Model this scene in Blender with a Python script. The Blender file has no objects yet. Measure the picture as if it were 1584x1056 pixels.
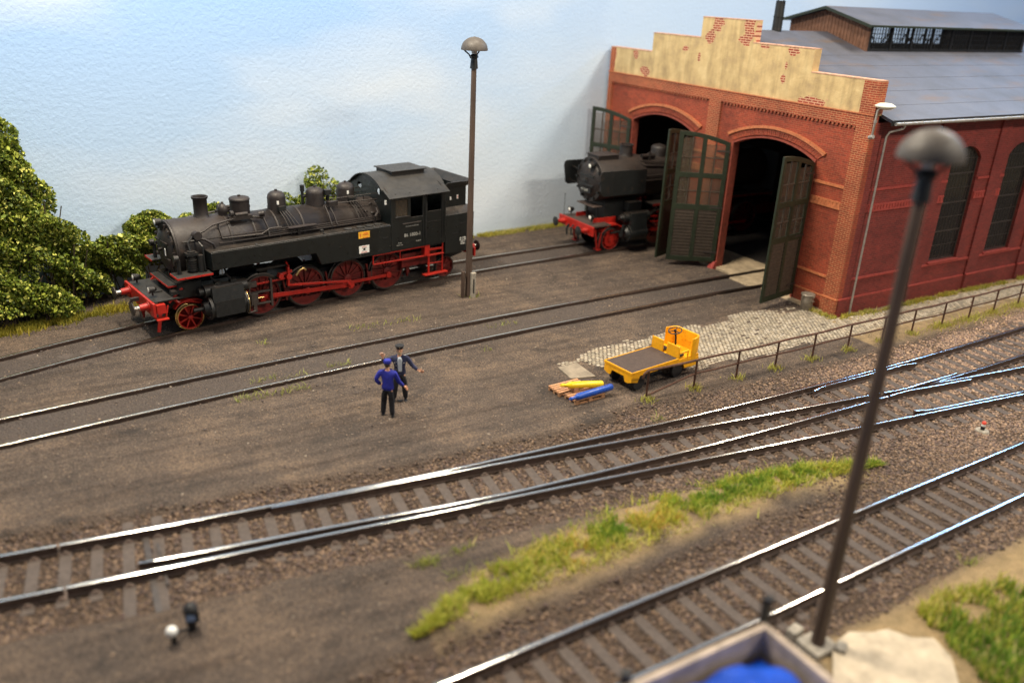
import bpy, bmesh, math, random
import numpy as np
from math import sin, cos, pi, sqrt, radians
from mathutils import Vector, Matrix
from mathutils.geometry import tessellate_polygon

random.seed(7); rng = np.random.default_rng(11)
scene = bpy.context.scene
COL = scene.collection

# ------------------------------------------------------------------ camera
CAM = Vector((-25.2037, -18.7413, 10.5770))
YAW, PITCH, ROLL = 1.021229, 0.394497, 0.0474296
fw = Vector((cos(YAW) * cos(PITCH), sin(YAW) * cos(PITCH), -sin(PITCH)))
rt = fw.cross(Vector((0, 0, 1))).normalized(); up = rt.cross(fw)
r2 = cos(ROLL) * rt + sin(ROLL) * up; u2 = -sin(ROLL) * rt + cos(ROLL) * up
cd = bpy.data.cameras.new('camera'); cam = bpy.data.objects.new('camera', cd); COL.objects.link(cam)
cam.matrix_world = Matrix(((r2.x, u2.x, -fw.x, CAM.x), (r2.y, u2.y, -fw.y, CAM.y), (r2.z, u2.z, -fw.z, CAM.z), (0, 0, 0, 1)))
cd.sensor_width = 36; cd.sensor_fit = 'HORIZONTAL'; cd.lens = 36 * 1306.577 / 1584
cd.clip_start = .5; cd.clip_end = 400
cd.dof.use_dof = True; cd.dof.focus_distance = 26.5; cd.dof.aperture_fstop = 0.0297 / .20
scene.camera = cam

# ------------------------------------------------------------------ world and lamps (a room lit from its ceiling)
w = bpy.data.worlds.new('World'); scene.world = w; w.use_nodes = True
bg = w.node_tree.nodes['Background']; bg.inputs[0].default_value = (.70, .79, 1, 1); bg.inputs[1].default_value = .24
def area(name, loc, target, sx, sy, power, color):
    l = bpy.data.lights.new(name, 'AREA'); l.shape = 'RECTANGLE'; l.size = sx; l.size_y = sy; l.energy = power; l.color = color
    o = bpy.data.objects.new(name, l); COL.objects.link(o); o.location = loc
    o.rotation_euler = (Vector(target) - Vector(loc)).to_track_quat('-Z', 'Y').to_euler()
    return o
area('ceiling_lamp', (-24, 3, 27), (-20, 3, 0), 12, 1.6, 12500, (1, .88, .70))
area('ceiling_lamp', (-9, 4, 27), (-7, 2, 0), 5, 1.6, 4200, (1, .88, .70))
area('ceiling_lamp', (13, -3, 27), (8, 0, 0), 10, 1.6, 7600, (1, .88, .70))
area('ceiling_lamp', (1, -25, 24), (0, -4, 0), 10, 2, 6800, (1, .88, .70))
area('window_light', (38, 3, 30), (2, -4, 0), 24, 1.0, 5600, (.30, .58, 1))
scene.view_settings.view_transform = 'Standard'; scene.view_settings.look = 'None'
scene.view_settings.exposure = 0; scene.view_settings.gamma = 1
scene.render.engine = 'CYCLES'
scene.cycles.use_denoising = True
scene.cycles.max_bounces = 6; scene.cycles.diffuse_bounces = 3; scene.cycles.glossy_bounces = 3
scene.cycles.sample_clamp_indirect = 6

# ------------------------------------------------------------------ helpers
def vnoise(x, y, scale, seed=0):
    x = np.asarray(x, float) / scale; y = np.asarray(y, float) / scale
    r = np.random.default_rng(seed); T = r.random((64, 64))
    xi = np.floor(x).astype(int); yi = np.floor(y).astype(int); fx = x - xi; fy = y - yi
    fx = fx * fx * (3 - 2 * fx); fy = fy * fy * (3 - 2 * fy)
    g = lambda a, b: T[a % 64, b % 64]
    return (g(xi, yi) * (1 - fx) + g(xi + 1, yi) * fx) * (1 - fy) + (g(xi, yi + 1) * (1 - fx) + g(xi + 1, yi + 1) * fx) * fy
def fbm(x, y, scale, seed=0, o=4):
    t = 0; a = 1; n = 0
    for k in range(o):
        t = t + a * vnoise(x, y, scale / 2 ** k, seed + k); n += a; a *= .55
    return t / n
def sstep(a, b, x):
    t = np.clip((x - a) / (b - a), 0, 1); return t * t * (3 - 2 * t)

class MB:
    def __init__(s): s.v = []; s.f = []; s.m = []; s.s = []
    def add(s, V, F, m=0, sm=False):
        n = len(s.v); s.v += [tuple(p) for p in V]
        for f in F: s.f.append([i + n for i in f]); s.m.append(m); s.s.append(sm)
        return s
    def box(s, x0, x1, y0, y1, z0, z1, m=0):
        if x0 > x1: x0, x1 = x1, x0
        if y0 > y1: y0, y1 = y1, y0
        if z0 > z1: z0, z1 = z1, z0
        V = [(x0,y0,z0),(x1,y0,z0),(x1,y1,z0),(x0,y1,z0),(x0,y0,z1),(x1,y0,z1),(x1,y1,z1),(x0,y1,z1)]
        return s.add(V, [(0,3,2,1),(4,5,6,7),(0,1,5,4),(1,2,6,5),(2,3,7,6),(3,0,4,7)], m)
    def hexa(s, V, m=0):   # 8 corners, bottom ring then top ring
        return s.add(V, [(0,3,2,1),(4,5,6,7),(0,1,5,4),(1,2,6,5),(2,3,7,6),(3,0,4,7)], m)
    def obox(s, c, size, rz=0, ry=0, rx=0, m=0):
        R = Matrix.Rotation(rz, 3, 'Z') @ Matrix.Rotation(ry, 3, 'Y') @ Matrix.Rotation(rx, 3, 'X'); c = Vector(c)
        hx, hy, hz = [a / 2 for a in size]
        V = [c + R @ Vector(p) for p in [(-hx,-hy,-hz),(hx,-hy,-hz),(hx,hy,-hz),(-hx,hy,-hz),(-hx,-hy,hz),(hx,-hy,hz),(hx,hy,hz),(-hx,hy,hz)]]
        return s.hexa(V, m)
    def bar(s, p0, p1, a, b, m=0):   # rectangular bar, a = height-ish, b = width
        p0 = Vector(p0); p1 = Vector(p1); d = (p1 - p0).normalized()
        up = Vector((0,0,1)) if abs(d.z) < .95 else Vector((0,1,0))
        r = d.cross(up).normalized(); q = r.cross(d)
        V = []
        for p in (p0, p1):
            for i, j in ((-1,-1),(1,-1),(1,1),(-1,1)): V.append(p + r * (i * b / 2) + q * (j * a / 2))
        return s.add(V, [(0,3,2,1),(4,5,6,7),(0,1,5,4),(1,2,6,5),(2,3,7,6),(3,0,4,7)], m)
    def cyl(s, p0, p1, r0, r1=None, n=14, m=0, cap=True, sm=True):
        if r1 is None: r1 = r0
        p0 = Vector(p0); p1 = Vector(p1); d = (p1 - p0).normalized()
        a = d.orthogonal().normalized(); b = d.cross(a); V = []
        for p, r in ((p0, r0), (p1, r1)):
            for i in range(n):
                t = 2 * pi * i / n; V.append(p + a * (r * cos(t)) + b * (r * sin(t)))
        s.add(V, [(i, (i + 1) % n, n + (i + 1) % n, n + i) for i in range(n)], m, sm)
        if cap: s.add(V[:n], [tuple(range(n))[::-1]], m); s.add(V[n:], [tuple(range(n))], m)
        return s
    def lathe(s, prof, n=20, o=(0,0,0), ax='z', m=0, sm=True):
        V = []
        for r, h in prof:
            for i in range(n):
                t = 2 * pi * i / n; a, b = r * cos(t), r * sin(t)
                p = {'z': (a, b, h), 'x': (h, a, b), 'y': (b, h, a)}[ax]
                V.append((p[0] + o[0], p[1] + o[1], p[2] + o[2]))
        F = [(j * n + i, j * n + (i + 1) % n, (j + 1) * n + (i + 1) % n, (j + 1) * n + i) for j in range(len(prof) - 1) for i in range(n)]
        if prof[0][0] > 1e-4: s.add(V[:n], [tuple(range(n))[::-1]], m)
        if prof[-1][0] > 1e-4: s.add(V[-n:], [tuple(range(n))], m)
        return s.add(V, F, m, sm)
    def tube(s, pts, r, n=7, m=0):
        P = [Vector(p) for p in pts]; V = []; a = None
        for i, p in enumerate(P):
            d = (P[min(i + 1, len(P) - 1)] - P[max(i - 1, 0)]).normalized()
            if a is None: a = d.orthogonal().normalized()
            a = (a - d * a.dot(d)); a = a.normalized() if a.length > 1e-5 else d.orthogonal().normalized()
            b = d.cross(a)
            for k in range(n):
                t = 2 * pi * k / n; V.append(p + a * (r * cos(t)) + b * (r * sin(t)))
        L = len(P)
        F = [(j * n + k, j * n + (k + 1) % n, (j + 1) * n + (k + 1) % n, (j + 1) * n + k) for j in range(L - 1) for k in range(n)]
        s.add(V, F, m, True); s.add(V[:n], [tuple(range(n))[::-1]], m); return s.add(V[-n:], [tuple(range(n))], m)
    def prism(s, poly, d0, d1, plane='xz', holes=(), m=0, msides=None):
        rings = [list(poly)] + [list(h) for h in holes]
        mp = {'xz': lambda a, b, d: (a, d, b), 'yz': lambda a, b, d: (d, a, b), 'xy': lambda a, b, d: (a, b, d)}[plane]
        flat = [p for r in rings for p in r]
        tri = tessellate_polygon([[Vector((p[0], p[1], 0)) for p in r] for r in rings])
        s.add([mp(a, b, d0) for a, b in flat], tri, m); s.add([mp(a, b, d1) for a, b in flat], [t[::-1] for t in tri], m)
        for r in rings:
            n = len(r); V = [mp(a, b, d0) for a, b in r] + [mp(a, b, d1) for a, b in r]
            s.add(V, [(i, (i + 1) % n, n + (i + 1) % n, n + i) for i in range(n)], m if msides is None else msides)
        return s
    def ball(s, c, r, n=12, k=8, sc=(1,1,1), m=0):
        V = []; 
        for j in range(k + 1):
            ph = pi * j / k - pi / 2
            for i in range(n):
                t = 2 * pi * i / n; V.append((c[0] + r * sc[0] * cos(ph) * cos(t), c[1] + r * sc[1] * cos(ph) * sin(t), c[2] + r * sc[2] * sin(ph)))
        F = [(j * n + i, j * n + (i + 1) % n, (j + 1) * n + (i + 1) % n, (j + 1) * n + i) for j in range(k) for i in range(n)]
        return s.add(V, F, m, True)
    def xf(s, M):
        s.v = [tuple(M @ Vector(p)) for p in s.v]; return s
    def build(s, name, mats, parent=None, bev=0, recalc=True):
        me = bpy.data.meshes.new(name); me.from_pydata(s.v, [], s.f)
        if not isinstance(mats, (list, tuple)): mats = [mats]
        for a in mats: me.materials.append(a)
        me.polygons.foreach_set('material_index', s.m); me.polygons.foreach_set('use_smooth', s.s)
        me.validate()
        if recalc:
            bm = bmesh.new(); bm.from_mesh(me); bmesh.ops.remove_doubles(bm, verts=bm.verts, dist=1e-5)
            bmesh.ops.recalc_face_normals(bm, faces=bm.faces); bm.to_mesh(me); bm.free()
        me.set_sharp_from_angle(angle=radians(42))
        o = bpy.data.objects.new(name, me); COL.objects.link(o)
        if parent is not None: o.parent = parent
        if bev:
            b = o.modifiers.new('bevel', 'BEVEL'); b.width = bev; b.segments = 2; b.limit_method = 'ANGLE'; b.angle_limit = radians(40)
        return o
def raw_mesh(name, V, F, mats, fcol=None, parent=None, smooth=False):
    """V (n,3) array, F (m,k) array; one colour per face as attribute 'Col'"""
    me = bpy.data.meshes.new(name); F = np.asarray(F); k = F.shape[1]
    me.vertices.add(len(V)); me.vertices.foreach_set('co', np.asarray(V, np.float32).ravel())
    me.loops.add(F.size); me.loops.foreach_set('vertex_index', F.astype(np.int32).ravel())
    me.polygons.add(len(F)); me.polygons.foreach_set('loop_start', np.arange(0, F.size, k, dtype=np.int32))
    if smooth: me.polygons.foreach_set('use_smooth', np.ones(len(F), bool))
    me.update(calc_edges=True)
    if fcol is not None:
        a = me.color_attributes.new('Col', 'FLOAT_COLOR', 'CORNER')
        c = np.repeat(np.c_[fcol, np.ones(len(fcol))], k, axis=0).astype(np.float32); a.data.foreach_set('color', c.ravel())
    for m in (mats if isinstance(mats, (list, tuple)) else [mats]): me.materials.append(m)
    o = bpy.data.objects.new(name, me); COL.objects.link(o)
    if parent is not None: o.parent = parent
    return o
def tag(o, label=None, cat=None, group=None, kind=None):
    if label: o['label'] = label
    if cat: o['category'] = cat
    if group: o['group'] = group
    if kind: o['kind'] = kind
    return o
def empty(name, loc=(0,0,0), rz=0, label=None, cat=None, group=None):
    o = bpy.data.objects.new(name, None); COL.objects.link(o); o.location = loc; o.rotation_euler = (0, 0, rz)
    return tag(o, label, cat, group)
def kids(o): return [c for c in list(COL.objects) if c.parent == o]
def copy_tree(o, parent=None):
    c = o.copy(); COL.objects.link(c); c.parent = parent
    for ch in kids(o): copy_tree(ch, c)
    return c
def text_into(mb, s, size, M, m=0, depth=.004, bold=0):
    cu = bpy.data.curves.new('t', 'FONT'); cu.body = s; cu.size = size; cu.extrude = depth; cu.offset = bold; cu.resolution_u = 2
    cu.align_x = 'CENTER'; cu.align_y = 'CENTER'
    o = bpy.data.objects.new('t', cu); COL.objects.link(o)
    dg = bpy.context.evaluated_depsgraph_get(); me = o.evaluated_get(dg).to_mesh()
    mb.add([M @ v.co for v in me.vertices], [tuple(p.vertices) for p in me.polygons], m)
    o.to_mesh_clear(); bpy.data.objects.remove(o); bpy.data.curves.remove(cu)
def skin_into(mb, pts, edges, rad, m=0, root=0, sub=1):
    me = bpy.data.meshes.new('s'); me.from_pydata([tuple(p) for p in pts], edges, [])
    o = bpy.data.objects.new('s', me); COL.objects.link(o)
    md = o.modifiers.new('skin', 'SKIN'); md.use_smooth_shade = True; md.branch_smoothing = .4
    lay = me.skin_vertices[0] if len(me.skin_vertices) else None
    if lay is None:
        bm = bmesh.new(); bm.from_mesh(me); bm.verts.layers.skin.verify(); bm.to_mesh(me); bm.free(); lay = me.skin_vertices[0]
    for i, r in enumerate(rad):
        lay.data[i].radius = (r, r) if not isinstance(r, (tuple, list)) else r
        lay.data[i].use_root = (i == root)
    if sub:
        sb = o.modifiers.new('sub', 'SUBSURF'); sb.levels = sub; sb.render_levels = sub
    dg = bpy.context.evaluated_depsgraph_get(); ev = o.evaluated_get(dg); e = ev.to_mesh()
    mb.add([tuple(v.co) for v in e.vertices], [tuple(p.vertices) for p in e.polygons], m, True)
    ev.to_mesh_clear(); bpy.data.objects.remove(o); bpy.data.meshes.remove(me)

# ------------------------------------------------------------------ materials
def newmat(name):
    m = bpy.data.materials.new(name); m.use_nodes = True; nt = m.node_tree; b = nt.nodes['Principled BSDF']
    return m, nt, b
def nd(nt, t, **k):
    n = nt.nodes.new(t)
    for a, v in k.items():
        if a.startswith('i_'):
            key = a[2:]; key = int(key) if key.isdigit() else key.replace('_', ' ')
            n.inputs[key].default_value = v
        else: setattr(n, a, v)
    return n
def ramp(nt, fac, stops):
    r = nt.nodes.new('ShaderNodeValToRGB'); e = r.color_ramp.elements
    while len(e) < len(stops): e.new(.5)
    for el, (p, c) in zip(e, stops): el.position = p; el.color = (*c, 1) if len(c) == 3 else c
    nt.links.new(fac, r.inputs[0]); return r.outputs[0]
def mixc(nt, fac, a, b, mode='MIX'):
    n = nt.nodes.new('ShaderNodeMix'); n.data_type = 'RGBA'; n.blend_type = mode
    for sock, v in ((n.inputs[0], fac), (n.inputs[6], a), (n.inputs[7], b)):
        if isinstance(v, (int, float)): sock.default_value = v
        elif isinstance(v, tuple): sock.default_value = (*v, 1)
        else: nt.links.new(v, sock)
    return n.outputs[2]
def noise(nt, vec, scale, detail=4, rough=.6):
    n = nd(nt, 'ShaderNodeTexNoise'); n.inputs['Scale'].default_value = scale; n.inputs['Detail'].default_value = detail; n.inputs['Roughness'].default_value = rough
    if vec is not None: nt.links.new(vec, n.inputs['Vector'])
    return n.outputs['Fac']
def wpos(nt):
    return nd(nt, 'ShaderNodeNewGeometry').outputs['Position']
def opos(nt):
    return nd(nt, 'ShaderNodeTexCoord').outputs['Object']
def bump(nt, b, h, strength=.4, dist=.01):
    n = nd(nt, 'ShaderNodeBump'); n.inputs['Strength'].default_value = strength; n.inputs['Distance'].default_value = dist
    nt.links.new(h, n.inputs['Height']); nt.links.new(n.outputs[0], b.inputs['Normal'])
def mat(name, base, rough=.6, metal=0, var=.25, scale=6, bumps=0, dust=None, dustamt=.6, spec=.5, streak=False, dscale=3):
    m, nt, b = newmat(name); p = opos(nt)
    if streak:
        mp = nd(nt, 'ShaderNodeMapping'); mp.inputs['Scale'].default_value = (1, 1, .12); nt.links.new(p, mp.inputs[0]); p2 = mp.outputs[0]
    else: p2 = p
    f = noise(nt, p2, scale)
    lo = tuple(c * (1 - var) for c in base); hi = tuple(min(1, c * (1 + var)) for c in base)
    c = ramp(nt, f, [(.3, lo), (.7, hi)])
    if dust:
        g = nd(nt, 'ShaderNodeNewGeometry'); sx = nd(nt, 'ShaderNodeSeparateXYZ'); nt.links.new(g.outputs['Normal'], sx.inputs[0])
        mr = nd(nt, 'ShaderNodeMapRange'); mr.inputs[1].default_value = .15; mr.inputs[2].default_value = .95; nt.links.new(sx.outputs[2], mr.inputs[0])
        n2 = noise(nt, p, dscale, 5); r3 = ramp(nt, n2, [(.35, (.35,) * 3), (.65, (1,) * 3)])
        mu = nd(nt, 'ShaderNodeMath', operation='MULTIPLY'); nt.links.new(mr.outputs[0], mu.inputs[0]); nt.links.new(r3, mu.inputs[1])
        mu2 = nd(nt, 'ShaderNodeMath', operation='MULTIPLY'); mu2.inputs[1].default_value = dustamt; nt.links.new(mu.outputs[0], mu2.inputs[0])
        c = mixc(nt, mu2.outputs[0], c, dust)
    nt.links.new(c, b.inputs['Base Color'])
    rr = ramp(nt, noise(nt, p, scale * 2.3), [(.3, (max(0, rough - .12),) * 3), (.7, (min(1, rough + .12),) * 3)]); nt.links.new(rr, b.inputs['Roughness'])
    b.inputs['Metallic'].default_value = metal; b.inputs['Specular IOR Level'].default_value = spec
    if bumps: bump(nt, b, noise(nt, p, scale * 5), bumps, .01)
    return m
M_ = {}
DUST = (.085, .058, .040)
M_['black'] = mat('loco_black', (.008, .0095, .010), .48, dust=(.040, .028, .021), dustamt=.7, bumps=.1)
M_['tankside'] = mat('loco_side_black', (.0045, .0068, .0072), .36, dust=(.050, .038, .030), dustamt=.85, var=.3, scale=3, streak=True)
M_['boiler'] = mat('sooty_boiler', (.014, .010, .009), .55, dust=(.038, .027, .021), dustamt=.85, bumps=.15)
M_['roofblack'] = mat('cab_roof_black', (.015, .014, .013), .5, dust=(.044, .040, .035), dustamt=.8)
M_['deep'] = mat('deep_black', (.006, .006, .007), .6)
M_['red'] = mat('loco_red', (.38, .012, .006), .45, var=.25, scale=5, dust=(.30, .05, .03), dustamt=.35)
M_['darkred'] = mat('grimy_red', (.13, .007, .005), .55, var=.5, scale=4, dust=DUST, dustamt=.5)
M_['steel'] = mat('bright_steel', (.55, .52, .47), .28, 1, var=.15)
M_['brass'] = mat('brass', (.72, .50, .20), .28, 1, var=.15)
M_['darksteel'] = mat('dark_steel', (.06, .05, .045), .5, .4, var=.3)
M_['white'] = mat('white_paint', (.78, .78, .74), .5, var=.06)
M_['lettering'] = mat('grey_lettering', (.36, .36, .33), .6, var=.1)
M_['yellow'] = mat('truck_yellow', (.86, .40, .008), .38, var=.1, scale=5, bumps=.05)
M_['cylyellow'] = mat('gas_yellow', (.85, .58, .01), .3, var=.1, scale=8)
M_['cylblue'] = mat('gas_blue', (.010, .065, .36), .3, var=.2, scale=8)
M_['signyellow'] = mat('sign_yellow', (.80, .42, .03), .5, var=.05)
M_['signred'] = mat('sign_red', (.65, .06, .03), .5, var=.05)
M_['rubber'] = mat('tyre_rubber', (.012, .012, .013), .6)
M_['deck'] = mat('deck_brown', (.060, .040, .032), .75, var=.2, scale=8, bumps=.3)
M_['wood'] = mat('raw_wood', (.46, .24, .12), .7, var=.3, scale=8, bumps=.3)
M_['palewood'] = mat('pale_wood', (.42, .34, .26), .75, var=.2, scale=5, bumps=.3, streak=False)
M_['rust'] = mat('rusty_iron', (.085, .038, .022), .7, .2, var=.5, scale=9, bumps=.3)
M_['post'] = mat('lamp_post_brown', (.075, .048, .034), .65, var=.35, scale=5, streak=True, bumps=.2)
M_['shade'] = mat('lamp_shade_grey', (.075, .064, .055), .55, var=.18, scale=4, dust=(.10, .088, .076), dustamt=.5)
M_['opal'] = mat('opal_glass', (.60, .58, .54), .3, var=.05)
M_['concrete'] = mat('old_concrete', (.30, .27, .22), .85, var=.3, scale=7, bumps=.4)
M_['zinc'] = mat('zinc_grey', (.36, .34, .31), .45, .5, var=.25, scale=8, bumps=.2)
M_['binzinc'] = mat('bin_zinc', (.24, .21, .17), .5, .5, var=.35, scale=7, bumps=.3)
M_['green'] = mat('door_green', (.013, .020, .009), .5, var=.35, scale=6, bumps=.2)
M_['doorwood'] = mat('door_brown', (.052, .038, .027), .6, var=.35, scale=7, bumps=.2)
M_['interior'] = mat('sooty_shaded_inside', (.020, .016, .014), .85)  # sooty walls; on the inner floor the dark tone stands for indoor shade
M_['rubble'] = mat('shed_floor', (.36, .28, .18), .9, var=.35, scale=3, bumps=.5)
M_['railside'] = mat('rail_side', (.075, .048, .036), .6, .1, var=.35, scale=6)
def plainmat(name, c, r, me):
    m, nt, b = newmat(name); b.inputs['Base Color'].default_value = (*c, 1); b.inputs['Roughness'].default_value = r; b.inputs['Metallic'].default_value = me; return m
M_['railtop'] = plainmat('rail_top', (.78, .76, .72), .15, 1)
M_['railworn'] = plainmat('rail_top_worn', (.70, .64, .54), .22, 1)
M_['sleeper'] = mat('sleeper_brown', (.078, .060, .050), .8, var=.25, scale=10, bumps=.5)
M_['fasten'] = mat('fastening', (.14, .10, .08), .65, .2, var=.3, scale=20)
M_['skin'] = mat('skin', (.68, .35, .21), .5, var=.08)
M_['navy'] = mat('navy_cloth', (.018, .022, .060), .85, var=.2, bumps=.3, scale=12)
M_['workblue'] = mat('work_blue', (.012, .018, .26), .8, var=.2, bumps=.3, scale=12)
M_['trouser'] = mat('black_cloth', (.010, .010, .013), .85, var=.2)
M_['shirt'] = mat('grey_shirt', (.42, .46, .50), .8, var=.1)
M_['tarp'] = mat('blue_tarp', (.004, .06, .44), .38, var=.3, scale=2, bumps=.3)
M_['bark'] = mat('bark', (.05, .035, .022), .8)

def grime(name, thr, col, amt=.8, scale=7):
    m = M_[name]; nt = m.node_tree; b = nt.nodes['Principled BSDF']; src = b.inputs['Base Color'].links[0].from_socket
    f = ramp(nt, noise(nt, opos(nt), scale, 6, .7), [(thr, (0, 0, 0)), (thr + .07, (amt,) * 3)]); c = mixc(nt, f, src, col); nt.links.new(c, b.inputs['Base Color'])
grime('yellow', .58, (.42, .13, .01)); grime('cylblue', .62, (.03, .03, .04)); grime('cylyellow', .62, (.30, .20, .03)); grime('red', .60, (.05, .012, .008), .8, 5)
grime('black', .60, (.045, .028, .018), .6, 3); grime('boiler', .60, (.055, .034, .022), .6, 2.5)
def glassmat(name, col=(.02, .02, .02), a=.25, rough=.1):
    m, nt, b = newmat(name); b.inputs['Base Color'].default_value = (*col, 1); b.inputs['Roughness'].default_value = rough
    b.inputs['Alpha'].default_value = a; return m
M_['pane'] = glassmat('grimy_pane', (.10, .08, .06), .30, .15)
M_['darkpane'] = glassmat('dark_pane', (.02, .02, .02), .72, .12)
M_['lens'] = mat('lamp_lens', (.75, .75, .68), .12, var=.03)

def brickmat(name, side=False, mortar=(.40, .20, .10), base=(.36, .058, .028), ms=.012, dark=1., xaxis=False):
    m, nt, b = newmat(name); g = wpos(nt); sx = nd(nt, 'ShaderNodeSeparateXYZ'); nt.links.new(g, sx.inputs[0])
    ad = nd(nt, 'ShaderNodeMath', operation='ADD'); nt.links.new(sx.outputs[0], ad.inputs[0]); nt.links.new(sx.outputs[1], ad.inputs[1])
    cb = nd(nt, 'ShaderNodeCombineXYZ'); nt.links.new(ad.outputs[0], cb.inputs[0]); nt.links.new(sx.outputs[2], cb.inputs[1])
    br = nd(nt, 'ShaderNodeTexBrick'); nt.links.new(cb.outputs[0], br.inputs['Vector'])
    br.inputs['Scale'].default_value = 1; br.inputs['Brick Width'].default_value = .23; br.inputs['Row Height'].default_value = .072
    br.inputs['Mortar Size'].default_value = ms; br.inputs['Mortar Smooth'].default_value = .2; br.inputs['Bias'].default_value = -.1
    br.inputs['Color1'].default_value = (*[c * dark for c in base], 1); br.inputs['Color2'].default_value = (*[c * dark * .62 for c in base], 1)
    br.inputs['Mortar'].default_value = (*[c * dark for c in mortar], 1)
    n1 = noise(nt, g, .55, 5); c1 = ramp(nt, n1, [(.25, (.62, .55, .55)), (.5, (1, 1, 1)), (.75, (1.25, 1.2, 1.1))])
    c = mixc(nt, 1, br.outputs['Color'], c1, 'MULTIPLY')
    n2 = noise(nt, g, 9, 4); c = mixc(nt, .5, c, ramp(nt, n2, [(.3, (.6, .6, .6)), (.7, (1.25, 1.25, 1.25))]), 'MULTIPLY')
    nt.links.new(c, b.inputs['Base Color']); b.inputs['Roughness'].default_value = .72
    iv = nd(nt, 'ShaderNodeMath', operation='SUBTRACT'); iv.inputs[0].default_value = 1; nt.links.new(br.outputs['Fac'], iv.inputs[1])
    bump(nt, b, iv.outputs[0], .5, .012)
    return m
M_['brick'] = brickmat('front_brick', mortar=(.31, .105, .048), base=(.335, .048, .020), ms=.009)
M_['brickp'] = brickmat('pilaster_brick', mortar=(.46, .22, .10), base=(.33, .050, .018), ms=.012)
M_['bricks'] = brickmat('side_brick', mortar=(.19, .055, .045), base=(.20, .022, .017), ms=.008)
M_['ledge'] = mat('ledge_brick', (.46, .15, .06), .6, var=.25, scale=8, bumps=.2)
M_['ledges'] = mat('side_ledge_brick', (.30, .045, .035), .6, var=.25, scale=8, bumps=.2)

# ------------------------------------------------------------------ track geometry
T1C = (10.682696, .00372395, -.00275611, 9.4407e-5)
T2C = (4.295192, -.0097086, -.00282033, -1.780857e-5)
def polyc(c, x): return sum(a * x ** k for k, a in enumerate(c))
def y_t1(x):
    x = np.asarray(x, float); return np.where(x > 0, polyc(T1C, 0.) + 0 * x, np.where(x < -27, polyc(T1C, -27.) + (x + 27) * .42, polyc(T1C, x)))
def y_t2(x):
    x = np.asarray(x, float); return np.where(x > 0, polyc(T2C, 0.) + 0 * x, polyc(T2C, x))
def y_S(x): return -2.47 - .1245 * (np.asarray(x, float) + 26.5)          # far rail of the straight line
def y_D(x): u = np.asarray(x, float) + 5.06; return -4.03 - .0125 * u + .00262 * u * u   # far rail of the branch
def y_B(x): return -9.94 + .022 * (np.asarray(x, float) + 16)            # centre of the near line
G2 = .72

# ------------------------------------------------------------------ ground
def ballast_mask(x, y):
    edge = .35 * (fbm(x, y, 1.1, 5) - .5)
    top = np.maximum(y_S(x), y_D(x)) + .75 + edge + np.where(x > -12, .35, 0); bot = y_S(x) - 1.44 - .95 + edge
    a = sstep(-.25, .15, top - y) * sstep(-.25, .15, y - bot)
    b = sstep(-.2, .2, 1.55 + edge - abs(y - y_B(x)))
    c = sstep(-10.5, -7.5, x + edge * 3) * sstep(0, .2, top - y) * sstep(0, .2, y - y_B(x))
    return np.clip(np.maximum(np.maximum(a, b), c), 0, 1)
def gauss_line(x, y, pts, wd):
    px = np.array([p[0] for p in pts]); py = np.array([p[1] for p in pts]); ww = np.array([p[2] for p in pts])
    yc = np.interp(x, px, py); wi = np.interp(x, px, ww, left=0, right=0)
    return sstep(wd, 0, abs(y - yc) - wi) * (wi > 0)
MID = [(-20.15, -8.05, .06), (-19.6, -7.8, .2), (-18.6, -7.5, .42), (-16.5, -7.3, .55), (-14.5, -7.1, .62), (-12, -7.05, .55), (-10, -7.25, .42), (-8.3, -7.65, .15), (-7.6, -7.8, .03)]
def ground_z(x, y):
    z = .055 + .045 * (fbm(x, y, 3.0, 21) - .5) + .03 * (fbm(x, y, .45, 31) - .5)
    bm_ = ballast_mask(x, y)
    z = z * (1 - bm_) + bm_ * (-.085 + .03 * (fbm(x, y, .5, 8) - .5))
    z += .04 * gauss_line(x, y, MID, .5)
    for yt in (y_t1(x), y_t2(x)):                        # flangeways and the beds of the yard tracks
        d = abs(abs(y - yt) - G2)
        z -= .05 * sstep(.13, .03, d) * (z > -.03)
    z += .10 * sstep(-11.6, -12.3, y)
    ins = sstep(-.2, .1, x) * sstep(-.3, 0, y) * (y < 15)
    return z * (1 - ins) + (-.02) * ins
gx = np.concatenate([np.arange(-70, -32, 1.5), np.arange(-32, 16, .1), np.arange(16, 75, 1.5)])
gy = np.concatenate([np.arange(-45, -16, 1.5), np.arange(-16, 15, .1), np.arange(15, 24, 1)])
X, Y = np.meshgrid(gx, gy); Z = ground_z(X, Y)
nx, ny = len(gx), len(gy); idx = np.arange(nx * ny).reshape(ny, nx)
F = np.stack([idx[:-1, :-1], idx[:-1, 1:], idx[1:, 1:], idx[1:, :-1]], -1).reshape(-1, 4)
V = np.stack([X, Y, Z], -1).reshape(-1, 3)
xs, ys = V[:, 0], V[:, 1]
bal = ballast_mask(xs, ys)
grass_b = np.maximum.reduce([sstep(.55, .1, abs(ys + .35) ) * (xs > -.6), gauss_line(xs, ys, [(p[0], p[1] - .16, p[2] * .8) for p in MID], .55) * np.clip(2.6 * fbm(xs, ys, .7, 61) - .5, 0, 1),
    sstep(-11.15, -11.8, ys + .35 * (fbm(xs, ys, 1, 3) - .5)) * (xs > -14.5), .7 * sstep(.9, .3, abs(ys + 2.05)) * (xs > -1)])
soot = np.maximum.reduce([sstep(1.5, .5, abs(ys - y_t1(xs))) * .8, sstep(1.3, .5, abs(ys - y_t2(xs))) * .85]) 
soot = np.clip(soot * (.6 + .8 * fbm(xs, ys, 1.7, 77)), 0, 1)
me_g = raw_mesh('ground', V, F, [], None, smooth=True)
a = me_g.data.color_attributes.new('Mask', 'FLOAT_COLOR', 'POINT')
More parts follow.
